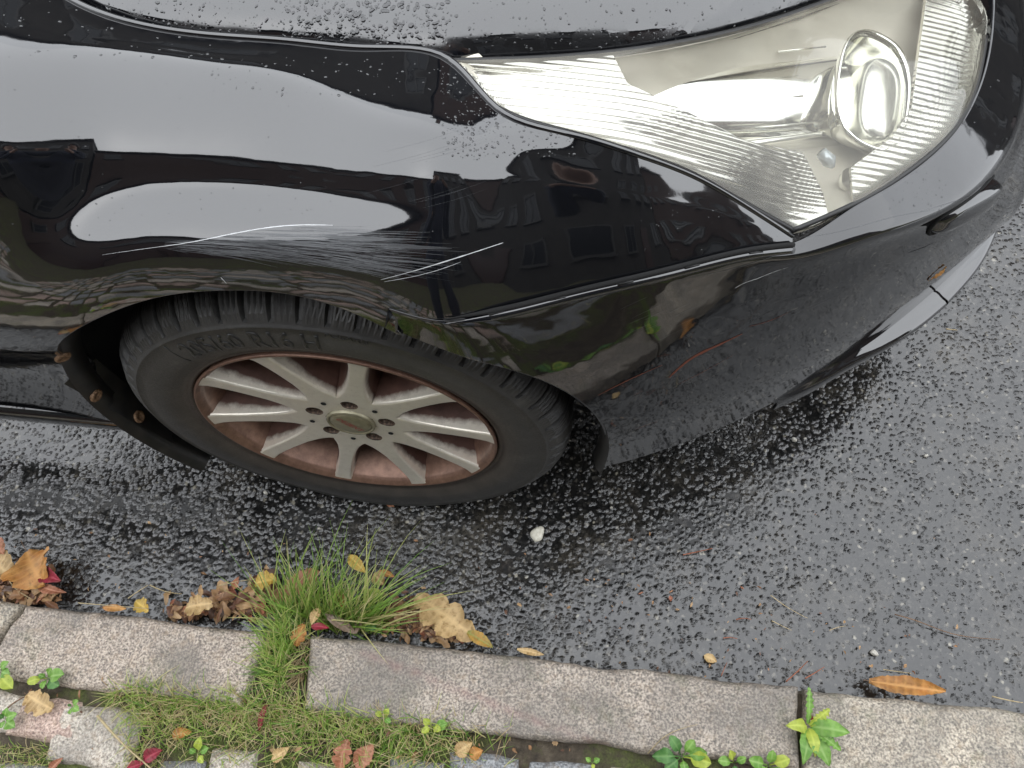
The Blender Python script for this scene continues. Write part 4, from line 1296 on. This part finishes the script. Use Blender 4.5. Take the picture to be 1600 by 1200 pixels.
# tuft in the gutter
def tuft_base():
    t = gr.random()**.8; return at(445+135*t+gr.gauss(0, 9), 985+gr.gauss(0, 5)-14*(1-t), z=.012)
T0 = at(510, 985, z=.01)
def tuft_az(p):
    return R(gr.gauss(70, 40)) + (p[0]-T0[0])*-5.
m = MB()
for k in range(430):
    p = tuft_base(); blade(m, p, gr.uniform(.06, .23)*gr.uniform(.6, 1.0), gr.uniform(.15, 1.25), tuft_az(p), gr.uniform(.0009, .0022), gr.uniform(.6, 1.5), 6)
for k in range(110):
    p = at(gr.uniform(420, 500), gr.uniform(975, 1010), z=.03); blade(m, p, gr.uniform(.03, .075), gr.uniform(.3, 1.2), R(gr.gauss(150, 60)), gr.uniform(.0008, .0018), 1., 5)
tag(m.build('grass_tuft', GREEN), 'tall green grass tuft growing from the gutter against the kerb', 'grass tuft')
# grass filling the gap between two kerb stones
m = MB()
for k in range(300):
    t = gr.random(); p = at(455-22*t+gr.gauss(0, 10), 985+95*t, z=.048)
    blade(m, p, gr.uniform(.03, .085), gr.uniform(.3, 1.35), R(gr.gauss(130, 80)), gr.uniform(.0007, .0016), 1., 5)
tag(m.build('grass_tuft', GREEN), 'short green grass filling the joint between two kerb stones', 'grass tuft')
m = MB()
for k in range(90):
    t = gr.random(); p = at(487-22*t+gr.gauss(0, 6), 992+75*t, z=.05)
    blade(m, p, gr.uniform(.02, .05), gr.uniform(.9, 1.5), R(gr.gauss(-100, 50)), gr.uniform(.0006, .0014), .6, 4)
tag(m.build('dry_grass', DRYG), 'dry straw coloured grass at the end of the middle kerb stone', 'dry grass')
# sward behind the kerb
def strip_base():
    while 1:
        x = gr.uniform(175, 800); yb = 1072+.085*(x-200)+(10 if x > 480 else 0)
        y = yb+abs(gr.gauss(0, 1))*46
        dens = 1. if x < 560 else max(.12, 1-(x-560)/230)
        if gr.random() < dens and not (95 < x < 200 and y > 1095):
            return at(x, y, z=.052)
sward('grass', MIXG, strip_base, 2900, .012, .050, .3, 1.35, .0005, .0012, 'short patchy green and yellow grass along the back of the kerb', 'grass', 'stuff')
def strip_tall(): 
    p = strip_base(); return p
sward('grass_fringe', GREEN, strip_tall, 420, .025, .062, .4, 1.3, .0006, .0014, 'longer bright green grass blades standing out of the pavement grass', 'grass', 'stuff')
def far_strip(): 
    return np.array([gr.uniform(-1.2, 1.5), gr.choice((-.50, -.596, -.694, -.79, -.89))+gr.gauss(0, .006), .05])
sward('joint_grass', MIXG, far_strip, 1500, .010, .030, .3, 1.3, .0008, .0016, 'low grass and moss growing in the sett joints', 'grass', 'stuff')
def left_bits():
    return at(gr.choice((gr.uniform(0, 95), gr.uniform(190, 260))), gr.uniform(1165, 1200), z=.05)
sward('joint_grass', MIXG, left_bits, 420, .008, .024, .3, 1.2, .0005, .001, 'low grass between the setts in the near left corner', 'grass', 'stuff')

# ------------------------------------------------------------------ leaves
def mat_leaf(name, c1, c2, vein=None, trans=.15, rough=.55):
    m = NT(name); fresh = c1[1] > c1[0]
    n = m.noise(45, 5, .65); f = m.noise(320, 3)
    col = m.mix(m.ramp(n.outputs[0], [(.36, 0), (.66, 1)]), c1, c2)
    col = m.mix(m.ramp(m.noise(110, 4, .7).outputs[0], [(.50, 0), (.66, .12 if fresh else .75)]), col, (.16*c1[0]/.4+.04, .09*c1[0]/.4+.02, .03))
    n3 = m.noise(24, 3)
    col = m.mix(m.ramp(n3.outputs[0], [(.48, 0), (.70, .25 if fresh else .6)]), col, tuple(.45*x for x in c1))
    col = m.mix(m.ramp(f.outputs[0], [(.62, 0), (.74, .55)]), col, tuple(.35*x for x in c1))
    at_v = m.n('Attribute', attribute_name='vein')
    col = m.mix(m.math('MULTIPLY', at_v.outputs['Fac'], .7), col, vein or tuple(min(1, 1.2*x) for x in c2))
    m.set(Base_Color=col, Roughness=rough, Normal=m.bump(n.outputs[0], .3, .004))
    t = m.n('BsdfTranslucent'); m.l(col, t.inputs[0]); mx = m.n('MixShader'); mx.inputs[0].default_value = trans
    m.l(m.b.outputs[0], mx.inputs[1]); m.l(t.outputs[0], mx.inputs[2]); m.l(mx.outputs[0], m.out.inputs['Surface'])
    return m.m
LM = {'tan': mat_leaf('leaf_tan', (.46, .30, .13), (.60, .43, .21)), 'orange': mat_leaf('leaf_orange', (.42, .17, .04), (.52, .27, .08)),
      'yellow': mat_leaf('leaf_yellow', (.52, .33, .05), (.62, .45, .12)), 'brown': mat_leaf('leaf_brown', (.15, .085, .05), (.27, .17, .10)),
      'red': mat_leaf('leaf_red', (.34, .12, .06), (.42, .20, .12)), 'crimson': mat_leaf('leaf_crimson', (.20, .014, .028), (.34, .035, .06)),
      'green': mat_leaf('leaf_green', (.10, .24, .03), (.20, .38, .06), (.30, .45, .14)), 'deepgreen': mat_leaf('leaf_deepgreen', (.045, .14, .03), (.09, .22, .05), (.16, .30, .09)),
      'lime': mat_leaf('leaf_lime', (.28, .36, .04), (.42, .48, .08)), 'greybrown': mat_leaf('leaf_greybrown', (.20, .14, .105), (.30, .22, .165)), 'half': mat_leaf('leaf_orange_green', (.48, .24, .04), (.20, .24, .06))}
def width_at(kind, t, ph=0.):
    if kind == 'lance': return .5*math.sin(math.pi*min(1, t*.93+.05))**.85*(1-.15*t)
    if kind == 'ovate': return .5*math.sin(math.pi*t**.8)**.8
    if kind == 'spoon': return .5*(.10+.9*max(0, math.sin(math.pi*max(0, (t-.30)/.70)))**.6 if t > .30 else .10)
    if kind == 'oak':
        e = math.sin(math.pi*min(1, .06+.92*t)**1.15)**.7
        return .5*e*(.50+.50*abs(math.sin(t*math.pi*3.3+.5+ph))**.55)+.015
    if kind == 'maple':
        return .5*(.18+.82*abs(math.sin(t*math.pi*1.0))**1.1*(.62+.38*abs(math.cos(t*math.pi*2.5))))*(1 if t < .97 else .1)
    if kind == 'dandelion':
        k = (t*6.5) % 1; return .5*(.16+.84*t**.6*(1-.75*k))*(1-t**6)+.02
    return .5*math.sin(math.pi*t)
def leaf_mesh(name, kind, A, B, ratio, arch=.1, fold=.2, twist=0., seed=0, n=34, up=(0, 0, 1), bend=0., irr=.08):
    """one blade from A (stalk end) to B (tip); arch = rise of the middle, fold = V along the midrib"""
    A, B = Vector(A), Vector(B); ax = B-A; L = ax.length; ax.normalize(); up = Vector(up)
    sd = up.cross(ax).normalized(); nn_ = ax.cross(sd).normalized(); r = random.Random(seed); ph1, ph2 = r.uniform(-.25, .25), r.uniform(.3, .9); s1_, s2_ = r.uniform(.85, 1.1), r.uniform(.8, 1.1); wv = r.uniform(4, 9)
    V = []; F = []; ve = []; cols = (-1, -.75, -.5, -.25, 0, .25, .5, .75, 1)
    for i in range(n+1):
        t = i/n; wl = max(.0008/L, width_at(kind, t, ph1))*ratio; wr = max(.0008/L, width_at(kind, t, ph2))*ratio
        tw = twist*(t-.3)
        c = A+ax*(L*t)+nn_*(L*arch*math.sin(math.pi*t))+sd*(L*bend*t*t)
        jl, jr = 1+r.uniform(-irr, irr), 1+r.uniform(-irr, irr)
        for u in cols:
            w = wl*s1_ if u < 0 else wr*s2_
            ww = u*w*L*(jl if u < 0 else jr)
            lift = abs(u)*w*L*fold*(.6+.8*t)+.16*L*ratio*math.sin(wv*t+seed+u*2.5)*abs(u)**1.5*.5+.03*L*ratio*math.sin(31*t+seed*3+u*5)*abs(u)
            off = sd*(ww*math.cos(tw))+nn_*(ww*math.sin(tw)+lift)
            V.append(c+off); ve.append(1. if u == 0 else (.45 if (i % 4 == 0) else 0.))
    k = len(cols)
    for i in range(n):
        for j in range(k-1): F.append((i*k+j, (i+1)*k+j, (i+1)*k+j+1, i*k+j+1))
    me = mesh_from(name, V, F)
    a_ = me.attributes.new('vein', 'FLOAT', 'POINT'); a_.data.foreach_set('value', ve)
    return me
def with_stem(name, me, mat, A, B, frac, label, group='fallen leaves along the kerb', cat='leaf'):
    """leaf thing: blade mesh with a stalk as part"""
    o = add(name, me, mat); tag(o, label, cat, group)
    if frac:
        A, B = Vector(A), Vector(B); d = (A-B)
        m = MB(); m.tube([A+(B-A)*.03, A+d*frac*.5+Vector((0, 0, .0015)), A+d*frac], [.0006, .0006, .0008], 5)
        m.build('stalk', LM['brown'], o)
    return o
def fallen(kind, a, b, za, zb, ratio, mat, label, arch=.08, fold=.25, twist=0., stem=.2, seed=0, bend=0., up=(0, 0, 1)):
    A, B = at(*a, z=za), at(*b, z=zb)
    return with_stem('fallen_leaf', leaf_mesh('fallen_leaf', kind, A, B, ratio, arch, fold, twist, seed, up=up, bend=bend), LM[mat], A, B, stem, label)
fallen('maple', (42, 862), (70, 915), .040, .045, 1.15, 'orange', 'large orange brown leaf propped on the litter at the left end of the gutter', .10, .3, .3, .35, 1)
fallen('ovate', (-12, 868), (20, 905), .03, .035, .9, 'tan', 'pale tan leaf with a rotten hole at the left edge of the picture', .1, .3, 0, .1, 2)
fallen('ovate', (-8, 845), (6, 866), .05, .05, .9, 'red', 'bright orange red leaf tip at the far left end of the gutter', .15, .3, .2, 0, 3)
fallen('lance', (72, 898), (95, 908), .035, .05, .75, 'crimson', 'crimson petal like leaf beside the large orange leaf', .15, .9, .4, 0, 4)
fallen('lance', (48, 905), (72, 916), .035, .035, .7, 'crimson', 'crimson leaf pressed under the large orange leaf', .1, .5, 0, 0, 5)
fallen('lance', (60, 913), (95, 937), .03, .03, .35, 'red', 'curved dull red leaf hooking down to the kerb edge', .12, .6, .2, 0, 6, .25)
fallen('lance', (160, 949), (197, 951), .058, .058, .35, 'orange', 'narrow orange leaf lying along the kerb edge, left of the straw', .05, .2, 0, .1, 7)
fallen('oak', (212, 939), (232, 955), .05, .055, .8, 'yellow', 'small yellow orange leaf scrap at the kerb edge under the straw', .1, .3, 0, 0, 8)
fallen('oak', (332, 943), (290, 950), .06, .05, .75, 'tan', 'light tan lobed leaf lying on the dark litter pile', .12, .3, .2, .2, 9)
fallen('oak', (432, 905), (399, 912), .05, .045, .95, 'yellow', 'yellow scalloped leaf left of the grass tuft', .1, .25, .2, .1, 10)
fallen('ovate', (500, 893), (436, 935), .045, .04, .45, 'red', 'long salmon red leaf standing behind the grass tuft', .05, .3, .5, .1, 11)
fallen('ovate', (545, 868), (572, 895), .06, .06, .5, 'yellow', 'yellow leaf caught upright in the top of the grass tuft', .1, .4, .6, .1, 12)
fallen('ovate', (584, 896), (600, 914), .035, .03, .85, 'tan', 'folded tan brown leaf at the right side of the grass tuft', .1, .5, .3, 0, 13)
fallen('lance', (590, 893), (616, 901), .035, .03, .4, 'orange', 'thin orange leaf behind the right side of the grass tuft', .1, .3, 0, 0, 14)
fallen('ovate', (594, 922), (572, 945), .03, .035, .7, 'lime', 'yellow green leaf among the grass blades', .1, .3, .3, .1, 15)
fallen('ovate', (528, 922), (540, 952), .05, .05, .55, 'orange', 'small orange brown leaf hanging inside the grass tuft', .1, .5, .5, 0, 16)
fallen('ovate', (500, 950), (487, 977), .075, .075, .55, 'tan', 'small yellow tan leaf on the corner of the middle kerb stone', .12, .4, .3, 0, 17)
fallen('oak', (475, 975), (463, 1010), .075, .07, .8, 'orange', 'orange brown leaf lying over the kerb joint', .1, .3, .2, .1, 18)
fallen('lance', (486, 979), (514, 981), .076, .076, .45, 'crimson', 'crimson petal shaped leaf on the corner of the kerb stone', .15, .7, 0, 0, 19)
fallen('lance', (508, 960), (556, 990), .07, .045, .28, 'greybrown', 'long grey brown leaf slanting down beside the tuft', .06, .4, .2, 0, 20)
fallen('lance', (574, 962), (556, 990), .03, .05, .5, 'greybrown', 'curled grey brown leaf right of the long slanting one', .1, .6, .4, 0, 21)
fallen('oak', (742, 995), (650, 930), .035, .035, .52, 'tan', 'large pale tan oak leaf with deep lobes beside the kerb', .06, .25, .25, .12, 22)
fallen('oak', (700, 958), (676, 982), .03, .02, .55, 'tan', 'side lobe of a torn tan oak leaf curling down to the road', .10, .4, .3, 0, 23)
fallen('lance', (730, 988), (770, 1012), .045, .05, .42, 'half', 'orange leaf with a green end tucked against the kerb', .08, .35, .2, 0, 24)
fallen('lance', (808, 1014), (850, 1023), .058, .058, .28, 'tan', 'narrow tan leaf lying in the kerb line right of the oak leaf', .05, .2, 0, 0, 25)
fallen('lance', (1358, 1064), (1478, 1086), .035, .055, .30, 'orange', 'long narrow orange leaf leaning on the right kerb stone', .04, .45, .3, .08, 26, .05)
fallen('ovate', (1100, 1024), (1120, 1034), .006, .006, .7, 'tan', 'small pale orange leaf lying alone on the wet road', .12, .3, 0, 0, 27)
fallen('oak', (42, 1085), (82, 1108), .072, .070, .8, 'tan', 'tan veined leaf lying on the pink sett', .08, .2, 0, .1, 28)
fallen('lance', (418, 1100), (402, 1142), .075, .062, .26, 'crimson', 'narrow red curled leaf lying in the pavement grass', .08, .8, .4, 0, 29, .12)
fallen('ovate', (225, 1188), (254, 1172), .066, .066, .75, 'crimson', 'crumpled dark crimson leaf near the bottom left setts', .15, .6, .3, 0, 30)
fallen('lance', (198, 1202), (226, 1192), .066, .066, .6, 'crimson', 'dark crimson leaf cut by the bottom edge of the picture', .15, .6, .3, 0, 31)
fallen('ovate', (268, 1150), (300, 1143), .062, .064, .55, 'orange', 'small orange brown leaf half hidden in the grass', .12, .5, 0, 0, 32)
fallen('ovate', (424, 1188), (452, 1168), .066, .07, .6, 'tan', 'tan orange leaf at the lower edge of the grass', .12, .4, .2, 0, 33)
fallen('oak', (530, 1205), (544, 1155), .066, .074, .6, 'red', 'bright orange red leaf standing up at the lower edge of the grass', .10, .5, .3, .1, 34)
fallen('ovate', (556, 1200), (584, 1163), .066, .070, .65, 'red', 'pale red brown leaf right of the bright orange red one', .10, .3, .3, .1, 35)
fallen('ovate', (712, 1178), (738, 1160), .066, .072, .7, 'tan', 'light tan leaf lying against the grass above the grey sett', .14, .4, .2, .1, 36)
fallen('ovate', (734, 1182), (754, 1172), .068, .070, .9, 'orange', 'round orange brown leaf on the dark grey sett', .14, .4, 0, 0, 37)
fallen('lance', (1262, 1112), (1272, 1132), .078, .074, .35, 'crimson', 'small red leaf standing in the dandelion at the kerb joint', .1, .8, .3, 0, 38)
fallen('ovate', (76, 1208), (98, 1184), .064, .068, .5, 'red', 'orange red leaf poking up at the bottom edge near the left setts', .12, .5, .3, 0, 39)
fallen('ovate', (606, 786), (616, 792), .004, .010, .8, 'red', 'tiny red leaf scrap under the front of the tyre', .1, .3, 0, 0, 40)
fallen('ovate', (490, 958), (497, 966), .06, .06, .8, 'crimson', 'tiny red leaf scrap above the crimson petal', .1, .3, 0, 0, 41)
# leaf stuck on the bumper
hp, hn = on(bbm, 1463, 427); a0_, _ = on(bbm, 1449, 438); b0_, _ = on(bbm, 1477, 415)
if hn.dot(Vector(FW)) > 0: hn = -hn
with_stem('fallen_leaf', leaf_mesh('fallen_leaf', 'oak', a0_+hn*.0012, b0_+hn*.0012, .55, .06, .15, 0, 44, up=hn), LM['orange'], a0_, b0_, 0, 'small shrivelled orange brown leaf stuck to the front bumper')

# litter: crumbled brown leaves heaped in the gutter
m = MB(); lr = random.Random(21); ML = []
def litter(name, label, spots, n, matn, s0, s1, seed):
    r = random.Random(seed); V = []; F = []
    for k in range(n):
        sp = r.choice(spots); x, y = r.gauss(sp[0], sp[2]), r.gauss(sp[1], sp[3]); z = sp[4]*r.random()+.004
        c = Vector(at(x, y, z=z)); L = s0+(s1-s0)*r.random()**1.6
        az = r.uniform(0, 6.283); tl = r.uniform(-.6, .6)
        d = Vector((math.cos(az)*math.cos(tl), math.sin(az)*math.cos(tl), math.sin(tl)))
        me = leaf_mesh('x', r.choice(('lance', 'ovate', 'oak')), c-d*L/2, c+d*L/2, r.uniform(.25, .7), r.uniform(0, .25), r.uniform(.1, .9), r.uniform(-1, 1), k, n=7, irr=.3)
        b = len(V); V += [tuple(v.co) for v in me.vertices]; F += [tuple(b+i for i in p.vertices) for p in me.polygons]
        bpy.data.meshes.remove(me)
    return tag(add(name, mesh_from(name, V, F), matn), label, 'leaf litter', None, 'stuff')
LITM = mat_leafy('litter_brown', [(.08, .045, .028), (.20, .09, .05), (.32, .17, .08), (.44, .27, .13), (.50, .33, .17), (.36, .11, .06)], .5, .1)
litter('leaf_litter', 'heap of crumbled brown leaves at the left end of the gutter', [(15, 915, 24, 14, .03), (50, 928, 24, 6, .02)], 200, LITM, .008, .032, 1)
litter('leaf_litter', 'heap of dark brown rotting leaves left of the grass tuft', [(360, 945, 34, 9, .03), (410, 935, 24, 14, .03), (300, 955, 20, 5, .015)], 330, LITM, .008, .036, 2)
litter('leaf_litter', 'reddish brown leaf scraps between grass tuft and oak leaf', [(650, 975, 24, 10, .025), (620, 960, 20, 14, .02), (690, 990, 18, 6, .01)], 260, LITM, .006, .026, 3)
litter('leaf_litter', 'brown leaf crumbs scattered under the pavement grass', [(480, 1130, 130, 30, .064), (560, 1180, 80, 12, .068), (150, 1085, 70, 25, .062), (900, 1165, 140, 8, .06)], 170, LITM, .004, .016, 4)
litter('road_crumbs', 'tiny brown crumbs and needles strewn on the wet road', [(1200, 980, 190, 40, .008), (1240, 1045, 90, 14, .01), (250, 870, 180, 30, .008), (900, 930, 120, 50, .008)], 130, LITM, .003, .010, 5)

# straws, twigs, needles: each its own thing
STRAW = mat_leafy('straw', [(.44, .34, .18), (.52, .42, .24)], .5, 0)
REDN = mat_leafy('red_needle', [(.26, .08, .04), (.34, .12, .06)], .5, 0)
def twig(name, pts, z, r0, mat, label, cat):
    q = np.array([at(x, y, z=zz) for (x, y), zz in zip(pts, z if isinstance(z, (list, tuple)) else [z]*len(pts))])
    t = chord(q); q = nspline(t, q, np.linspace(0, t[-1], 14)) if len(q) > 2 else q
    m = MB(); m.tube(q, [r0*(1-.5*i/(len(q)-1)) for i in range(len(q))], 5)
    return tag(m.build(name, mat), label, cat, 'straws and twigs in the gutter')
twig('straw', [(200, 935), (216, 924), (232, 914)], [.02, .018, .02], .0011, STRAW, 'short bent straw rising from the kerb, left arm of the V', 'straw')
twig('straw', [(234, 914), (255, 923), (284, 928)], [.02, .015, .015], .0011, STRAW, 'longer straw of the V pointing right along the gutter', 'straw')
twig('straw', [(122, 942), (158, 945), (232, 951)], .060, .0009, STRAW, 'thin straw lying flat along the left kerb edge', 'straw')
twig('straw', [(342, 915), (375, 908), (405, 904)], [.03, .03, .035], .0010, STRAW, 'straw on top of the dark litter heap left of the yellow leaf', 'straw')
twig('straw', [(368, 911), (382, 925), (402, 930)], [.03, .03, .035], .0009, STRAW, 'bent straw crossing the dark litter heap', 'straw')
twig('straw', [(2, 880), (20, 915), (48, 935)], [.04, .035, .04], .0010, STRAW, 'straw leaning on the tan leaf at the left edge', 'straw')
twig('straw', [(152, 1118), (190, 1160), (240, 1204)], [.074, .07, .066], .0022, STRAW, 'thick pale straw lying over the tan sett', 'straw')
twig('straw', [(1204, 930), (1232, 950), (1262, 966)], .006, .0008, STRAW, 'thin pale straw on the open road, left of the twig', 'straw')
twig('straw', [(1206, 970), (1222, 978), (1237, 985)], .006, .0008, STRAW, 'short pale straw on the road below the thin one', 'straw')
twig('straw', [(1296, 985), (1310, 980), (1322, 978)], .006, .0007, STRAW, 'short forked straw on the road between the other straws', 'straw')
twig('twig', [(1398, 960), (1432, 970), (1480, 988), (1520, 996), (1562, 999)], .007, .0011, LM['brown'], 'long thin brown twig lying on the wet road at right', 'twig')
twig('straw', [(1380, 1046), (1400, 1049), (1424, 1052)], .008, .0008, STRAW, 'short straw on the road above the long orange leaf', 'straw')
twig('straw', [(1550, 1088), (1575, 1094), (1598, 1098)], .02, .0012, STRAW, 'straw along the kerb edge in the lower right corner', 'straw')
twig('straw', [(1320, 513), (1334, 515), (1346, 516)], .006, .0014, STRAW, 'short yellow straw on the road in front of the bumper', 'straw') if 0 else None
twig('straw', [(1478, 514), (1487, 515), (1496, 516)], .006, .0016, STRAW, 'short yellow straw on the road in front of the bumper lip', 'straw')
twig('needle', [(1067, 867), (1090, 862), (1113, 857)], .006, .0012, REDN, 'reddish stalk lying on the road right of the white blob', 'needle')
twig('needle', [(1228, 1065), (1245, 1050), (1262, 1033)], [.02, .02, .03], .0012, REDN, 'reddish brown needle standing in the kerb joint gutter', 'needle')
twig('needle', [(1258, 1060), (1272, 1052), (1288, 1042)], .01, .0011, REDN, 'red needle beside the kerb joint, right of the standing one', 'needle')
twig('needle', [(1127, 1056), (1131, 1046), (1136, 1035)], .01, .0009, REDN, 'short red needle by the kerb under the small orange leaf', 'needle')
twig('needle', [(1150, 968), (1162, 966), (1174, 968)], .006, .0010, REDN, 'short red brown needle on the open road', 'needle')
twig('needle', [(1130, 997), (1142, 996), (1152, 998)], .006, .0010, REDN, 'small red needle on the road under the other short one', 'needle')
twig('dry_root', [(0, 1118), (22, 1098), (48, 1085)], [.066, .066, .07], .0016, LM['brown'], 'dry brown root fibre between the left setts', 'root')
twig('straw', [(1012, 1178), (1040, 1150), (1090, 1132)], [.066, .074, .076], .0007, STRAW, 'hair thin straw arching over the back of the middle kerb stone', 'straw')

# chewing gum blob and a few pale stones on the road
def blob(name, px, py, rx, ry, h, mat, label, cat, seed, z=.004):
    c = at(px, py, z=z); m = MB(); r = random.Random(seed); P = []
    ph = [r.uniform(0, 6) for _ in range(4)]
    for f, hh in ((1.0, -.4), (.96, .25), (.82, .6), (.6, .85), (.35, .9), (.03, .92)):
        row = []
        for k in range(25):
            a = 2*math.pi*k/24; w_ = 1+.16*math.sin(2*a+ph[0])+.10*math.sin(3*a+ph[1])+.06*math.sin(5*a+ph[2])
            row.append((c[0]+rx*f*w_*math.cos(a), c[1]+ry*f*w_*math.sin(a), z+h*hh*(1+.25*math.sin(3*a+ph[3])*f)))
        P.append(row)
    m.grid(P); return tag(m.build(name, mat), label, cat)
GUM = NT('gum'); GUM.set(Base_Color=GUM.ramp(GUM.noise(180, 4).outputs[0], [(.3, (.50, .47, .38)), (.7, (.66, .64, .55))]), Roughness=.5, Normal=GUM.bump(GUM.noise(150, 4).outputs[0], .6, .003))
blob('chewing_gum', 840, 834, .0105, .0155, .006, GUM.m, 'flat cream white chewing gum blob on the road in front of the tyre', 'chewing gum', 1)
PEB = simple('pale_pebble', (.45, .43, .38), .5)
for i, (x, y, s, lb) in enumerate(((1241, 687, .005, 'small pale pebble on the road below the bumper edge'), (1447, 712, .004, 'pale pebble on the wet road at right, level with the wheel hub'), (1258, 685, .0025, 'tiny pale pebble next to the larger one below the bumper'), (1366, 1020, .006, 'pale pebble on the road above the long orange leaf'), (455-500+460, 770, .004, 'pale pebble on the road under the tyre'))):
    blob('pebble', x, y, s, s*.8, s*.8, PEB, lb, 'pebble', 30+i, .005)

# ------------------------------------------------------------------ weeds: rosettes of leaves
def weed(name, px, py, z, specs, mat, label, seed):
    c = at(px, py, z=z); r = random.Random(seed); root = tag(empty(name, tuple(c)), label, 'weed', 'weeds in the kerb and sett joints')
    for (dx, dy, kind, ratio, lift, mt) in specs:
        tip = at(px+dx, py+dy, z=z+lift); ax = tip-c
        me = leaf_mesh('leaf', kind, c+ax*.06+np.array([0, 0, .002]), tip, ratio, r.uniform(.08, .22), r.uniform(.1, .35), r.uniform(-.2, .2), r.randrange(99), n=30 if kind == 'dandelion' else 14)
        add('leaf', me, LM[mt or mat], root)
        if kind == 'spoon': pass
    return root
weed('dandelion', 1262, 1135, .074, [(2, -62, 'dandelion', .34, .012, 'green'), (34, -28, 'dandelion', .55, .02, 'lime'), (66, 10, 'ovate', .50, .018, 'green'), (-34, -2, 'ovate', .55, .02, 'lime'), (52, 38, 'dandelion', .45, .014, 'green'), (12, 48, 'ovate', .50, .012, 'lime'), (34, 62, 'ovate', .55, .01, 'green'), (-8, 60, 'ovate', .40, .01, 'green')], 'green', 'leafy dandelion growing out of the right kerb joint', 1)
weed('weed', 1065, 1182, .066, [(-46, 0, 'spoon', .50, .016, 'deepgreen'), (-18, -32, 'spoon', .55, .022, 'deepgreen'), (20, -26, 'spoon', .5, .02, 'green'), (40, -6, 'spoon', .5, .02, 'green'), (-26, 20, 'spoon', .55, .012, 'deepgreen'), (46, 10, 'spoon', .55, .016, 'lime'), (6, 26, 'spoon', .55, .012, 'green')], 'green', 'dark green round leaved weed behind the middle kerb stone', 2)
weed('weed', 1200, 1196, .066, [(-30, -8, 'spoon', .6, .016, 'green'), (8, -24, 'spoon', .55, .022, 'green'), (34, -10, 'spoon', .6, .018, 'lime'), (-14, 14, 'spoon', .6, .01, 'green'), (22, 16, 'spoon', .6, .01, 'green')], 'green', 'small round leaved weed left of the dandelion', 3)
weed('weed', 1146, 1192, .066, [(-24, -4, 'spoon', .55, .014, 'green'), (-6, -20, 'spoon', .55, .02, 'lime'), (20, -8, 'spoon', .55, .016, 'green'), (4, 18, 'spoon', .6, .01, 'deepgreen')], 'green', 'little weed in the soil between the two round leaved weeds', 9)
weed('weed', 76, 1060, .068, [(-16, -6, 'spoon', .6, .014, 'green'), (4, -16, 'spoon', .55, .016, 'green'), (24, -6, 'spoon', .6, .016, 'green'), (16, 12, 'spoon', .6, .012, 'deepgreen'), (-10, 16, 'spoon', .6, .012, 'green'), (-34, 6, 'spoon', .5, .012, 'lime')], 'green', 'small bright weed between the left kerb stone and the pink sett', 4)
weed('weed', 2, 1050, .068, [(12, -16, 'spoon', .6, .016, 'green'), (14, 4, 'spoon', .6, .014, 'green'), (-8, -10, 'spoon', .6, .014, 'green'), (18, 26, 'spoon', .5, .012, 'lime')], 'green', 'little weed at the left edge of the picture behind the kerb', 5)
weed('weed', 10, 1124, .066, [(16, -8, 'spoon', .6, .014, 'green'), (-12, -8, 'spoon', .6, .014, 'deepgreen'), (14, 12, 'spoon', .6, .012, 'green'), (-8, 14, 'spoon', .6, .012, 'green'), (2, -18, 'spoon', .6, .014, 'green')], 'green', 'clump of small leaves at the left edge beside the pink sett', 6)
weed('weed', 114, 1104, .066, [(8, -10, 'spoon', .6, .010, 'green'), (10, 6, 'spoon', .6, .010, 'green'), (-8, -4, 'spoon', .6, .010, 'deepgreen'), (-4, 12, 'spoon', .6, .01, 'green')], 'green', 'tiny weed in the joint between pink and tan sett', 7)
weed('weed', 310, 1178, .066, [(4, -26, 'spoon', .5, .02, 'lime'), (16, -10, 'spoon', .55, .014, 'green'), (-14, -8, 'spoon', .55, .014, 'green'), (8, 14, 'spoon', .55, .01, 'lime')], 'lime', 'small pale weed in the grass near the bottom edge', 8)
weed('weed', 675, 1135, .066, [(-14, -12, 'spoon', .6, .016, 'lime'), (14, 6, 'spoon', .6, .012, 'lime'), (24, -4, 'spoon', .6, .012, 'green'), (-16, 10, 'spoon', .6, .012, 'lime')], 'lime', 'yellow green weed in the thin grass behind the middle kerb stone', 10)
weed('weed', 600, 1120, .066, [(-14, -6, 'spoon', .6, .012, 'lime'), (8, -12, 'spoon', .6, .014, 'lime'), (10, 10, 'spoon', .6, .01, 'green')], 'lime', 'yellow green seedling in the grass left of the larger yellow green weed', 11)
weed('weed', 925, 1192, .064, [(-10, -8, 'spoon', .6, .010, 'green'), (12, -6, 'spoon', .6, .010, 'green'), (2, 10, 'spoon', .6, .008, 'lime')], 'green', 'tiny seedling in the soil right of the grey setts', 12)
weed('weed', 560, 968, .03, [(-14, 8, 'spoon', .6, .014, 'deepgreen'), (14, 4, 'spoon', .6, .012, 'deepgreen'), (28, 14, 'spoon', .55, .012, 'deepgreen'), (2, -16, 'spoon', .55, .016, 'deepgreen')], 'deepgreen', 'dark green weed at the foot of the gutter grass tuft', 13)
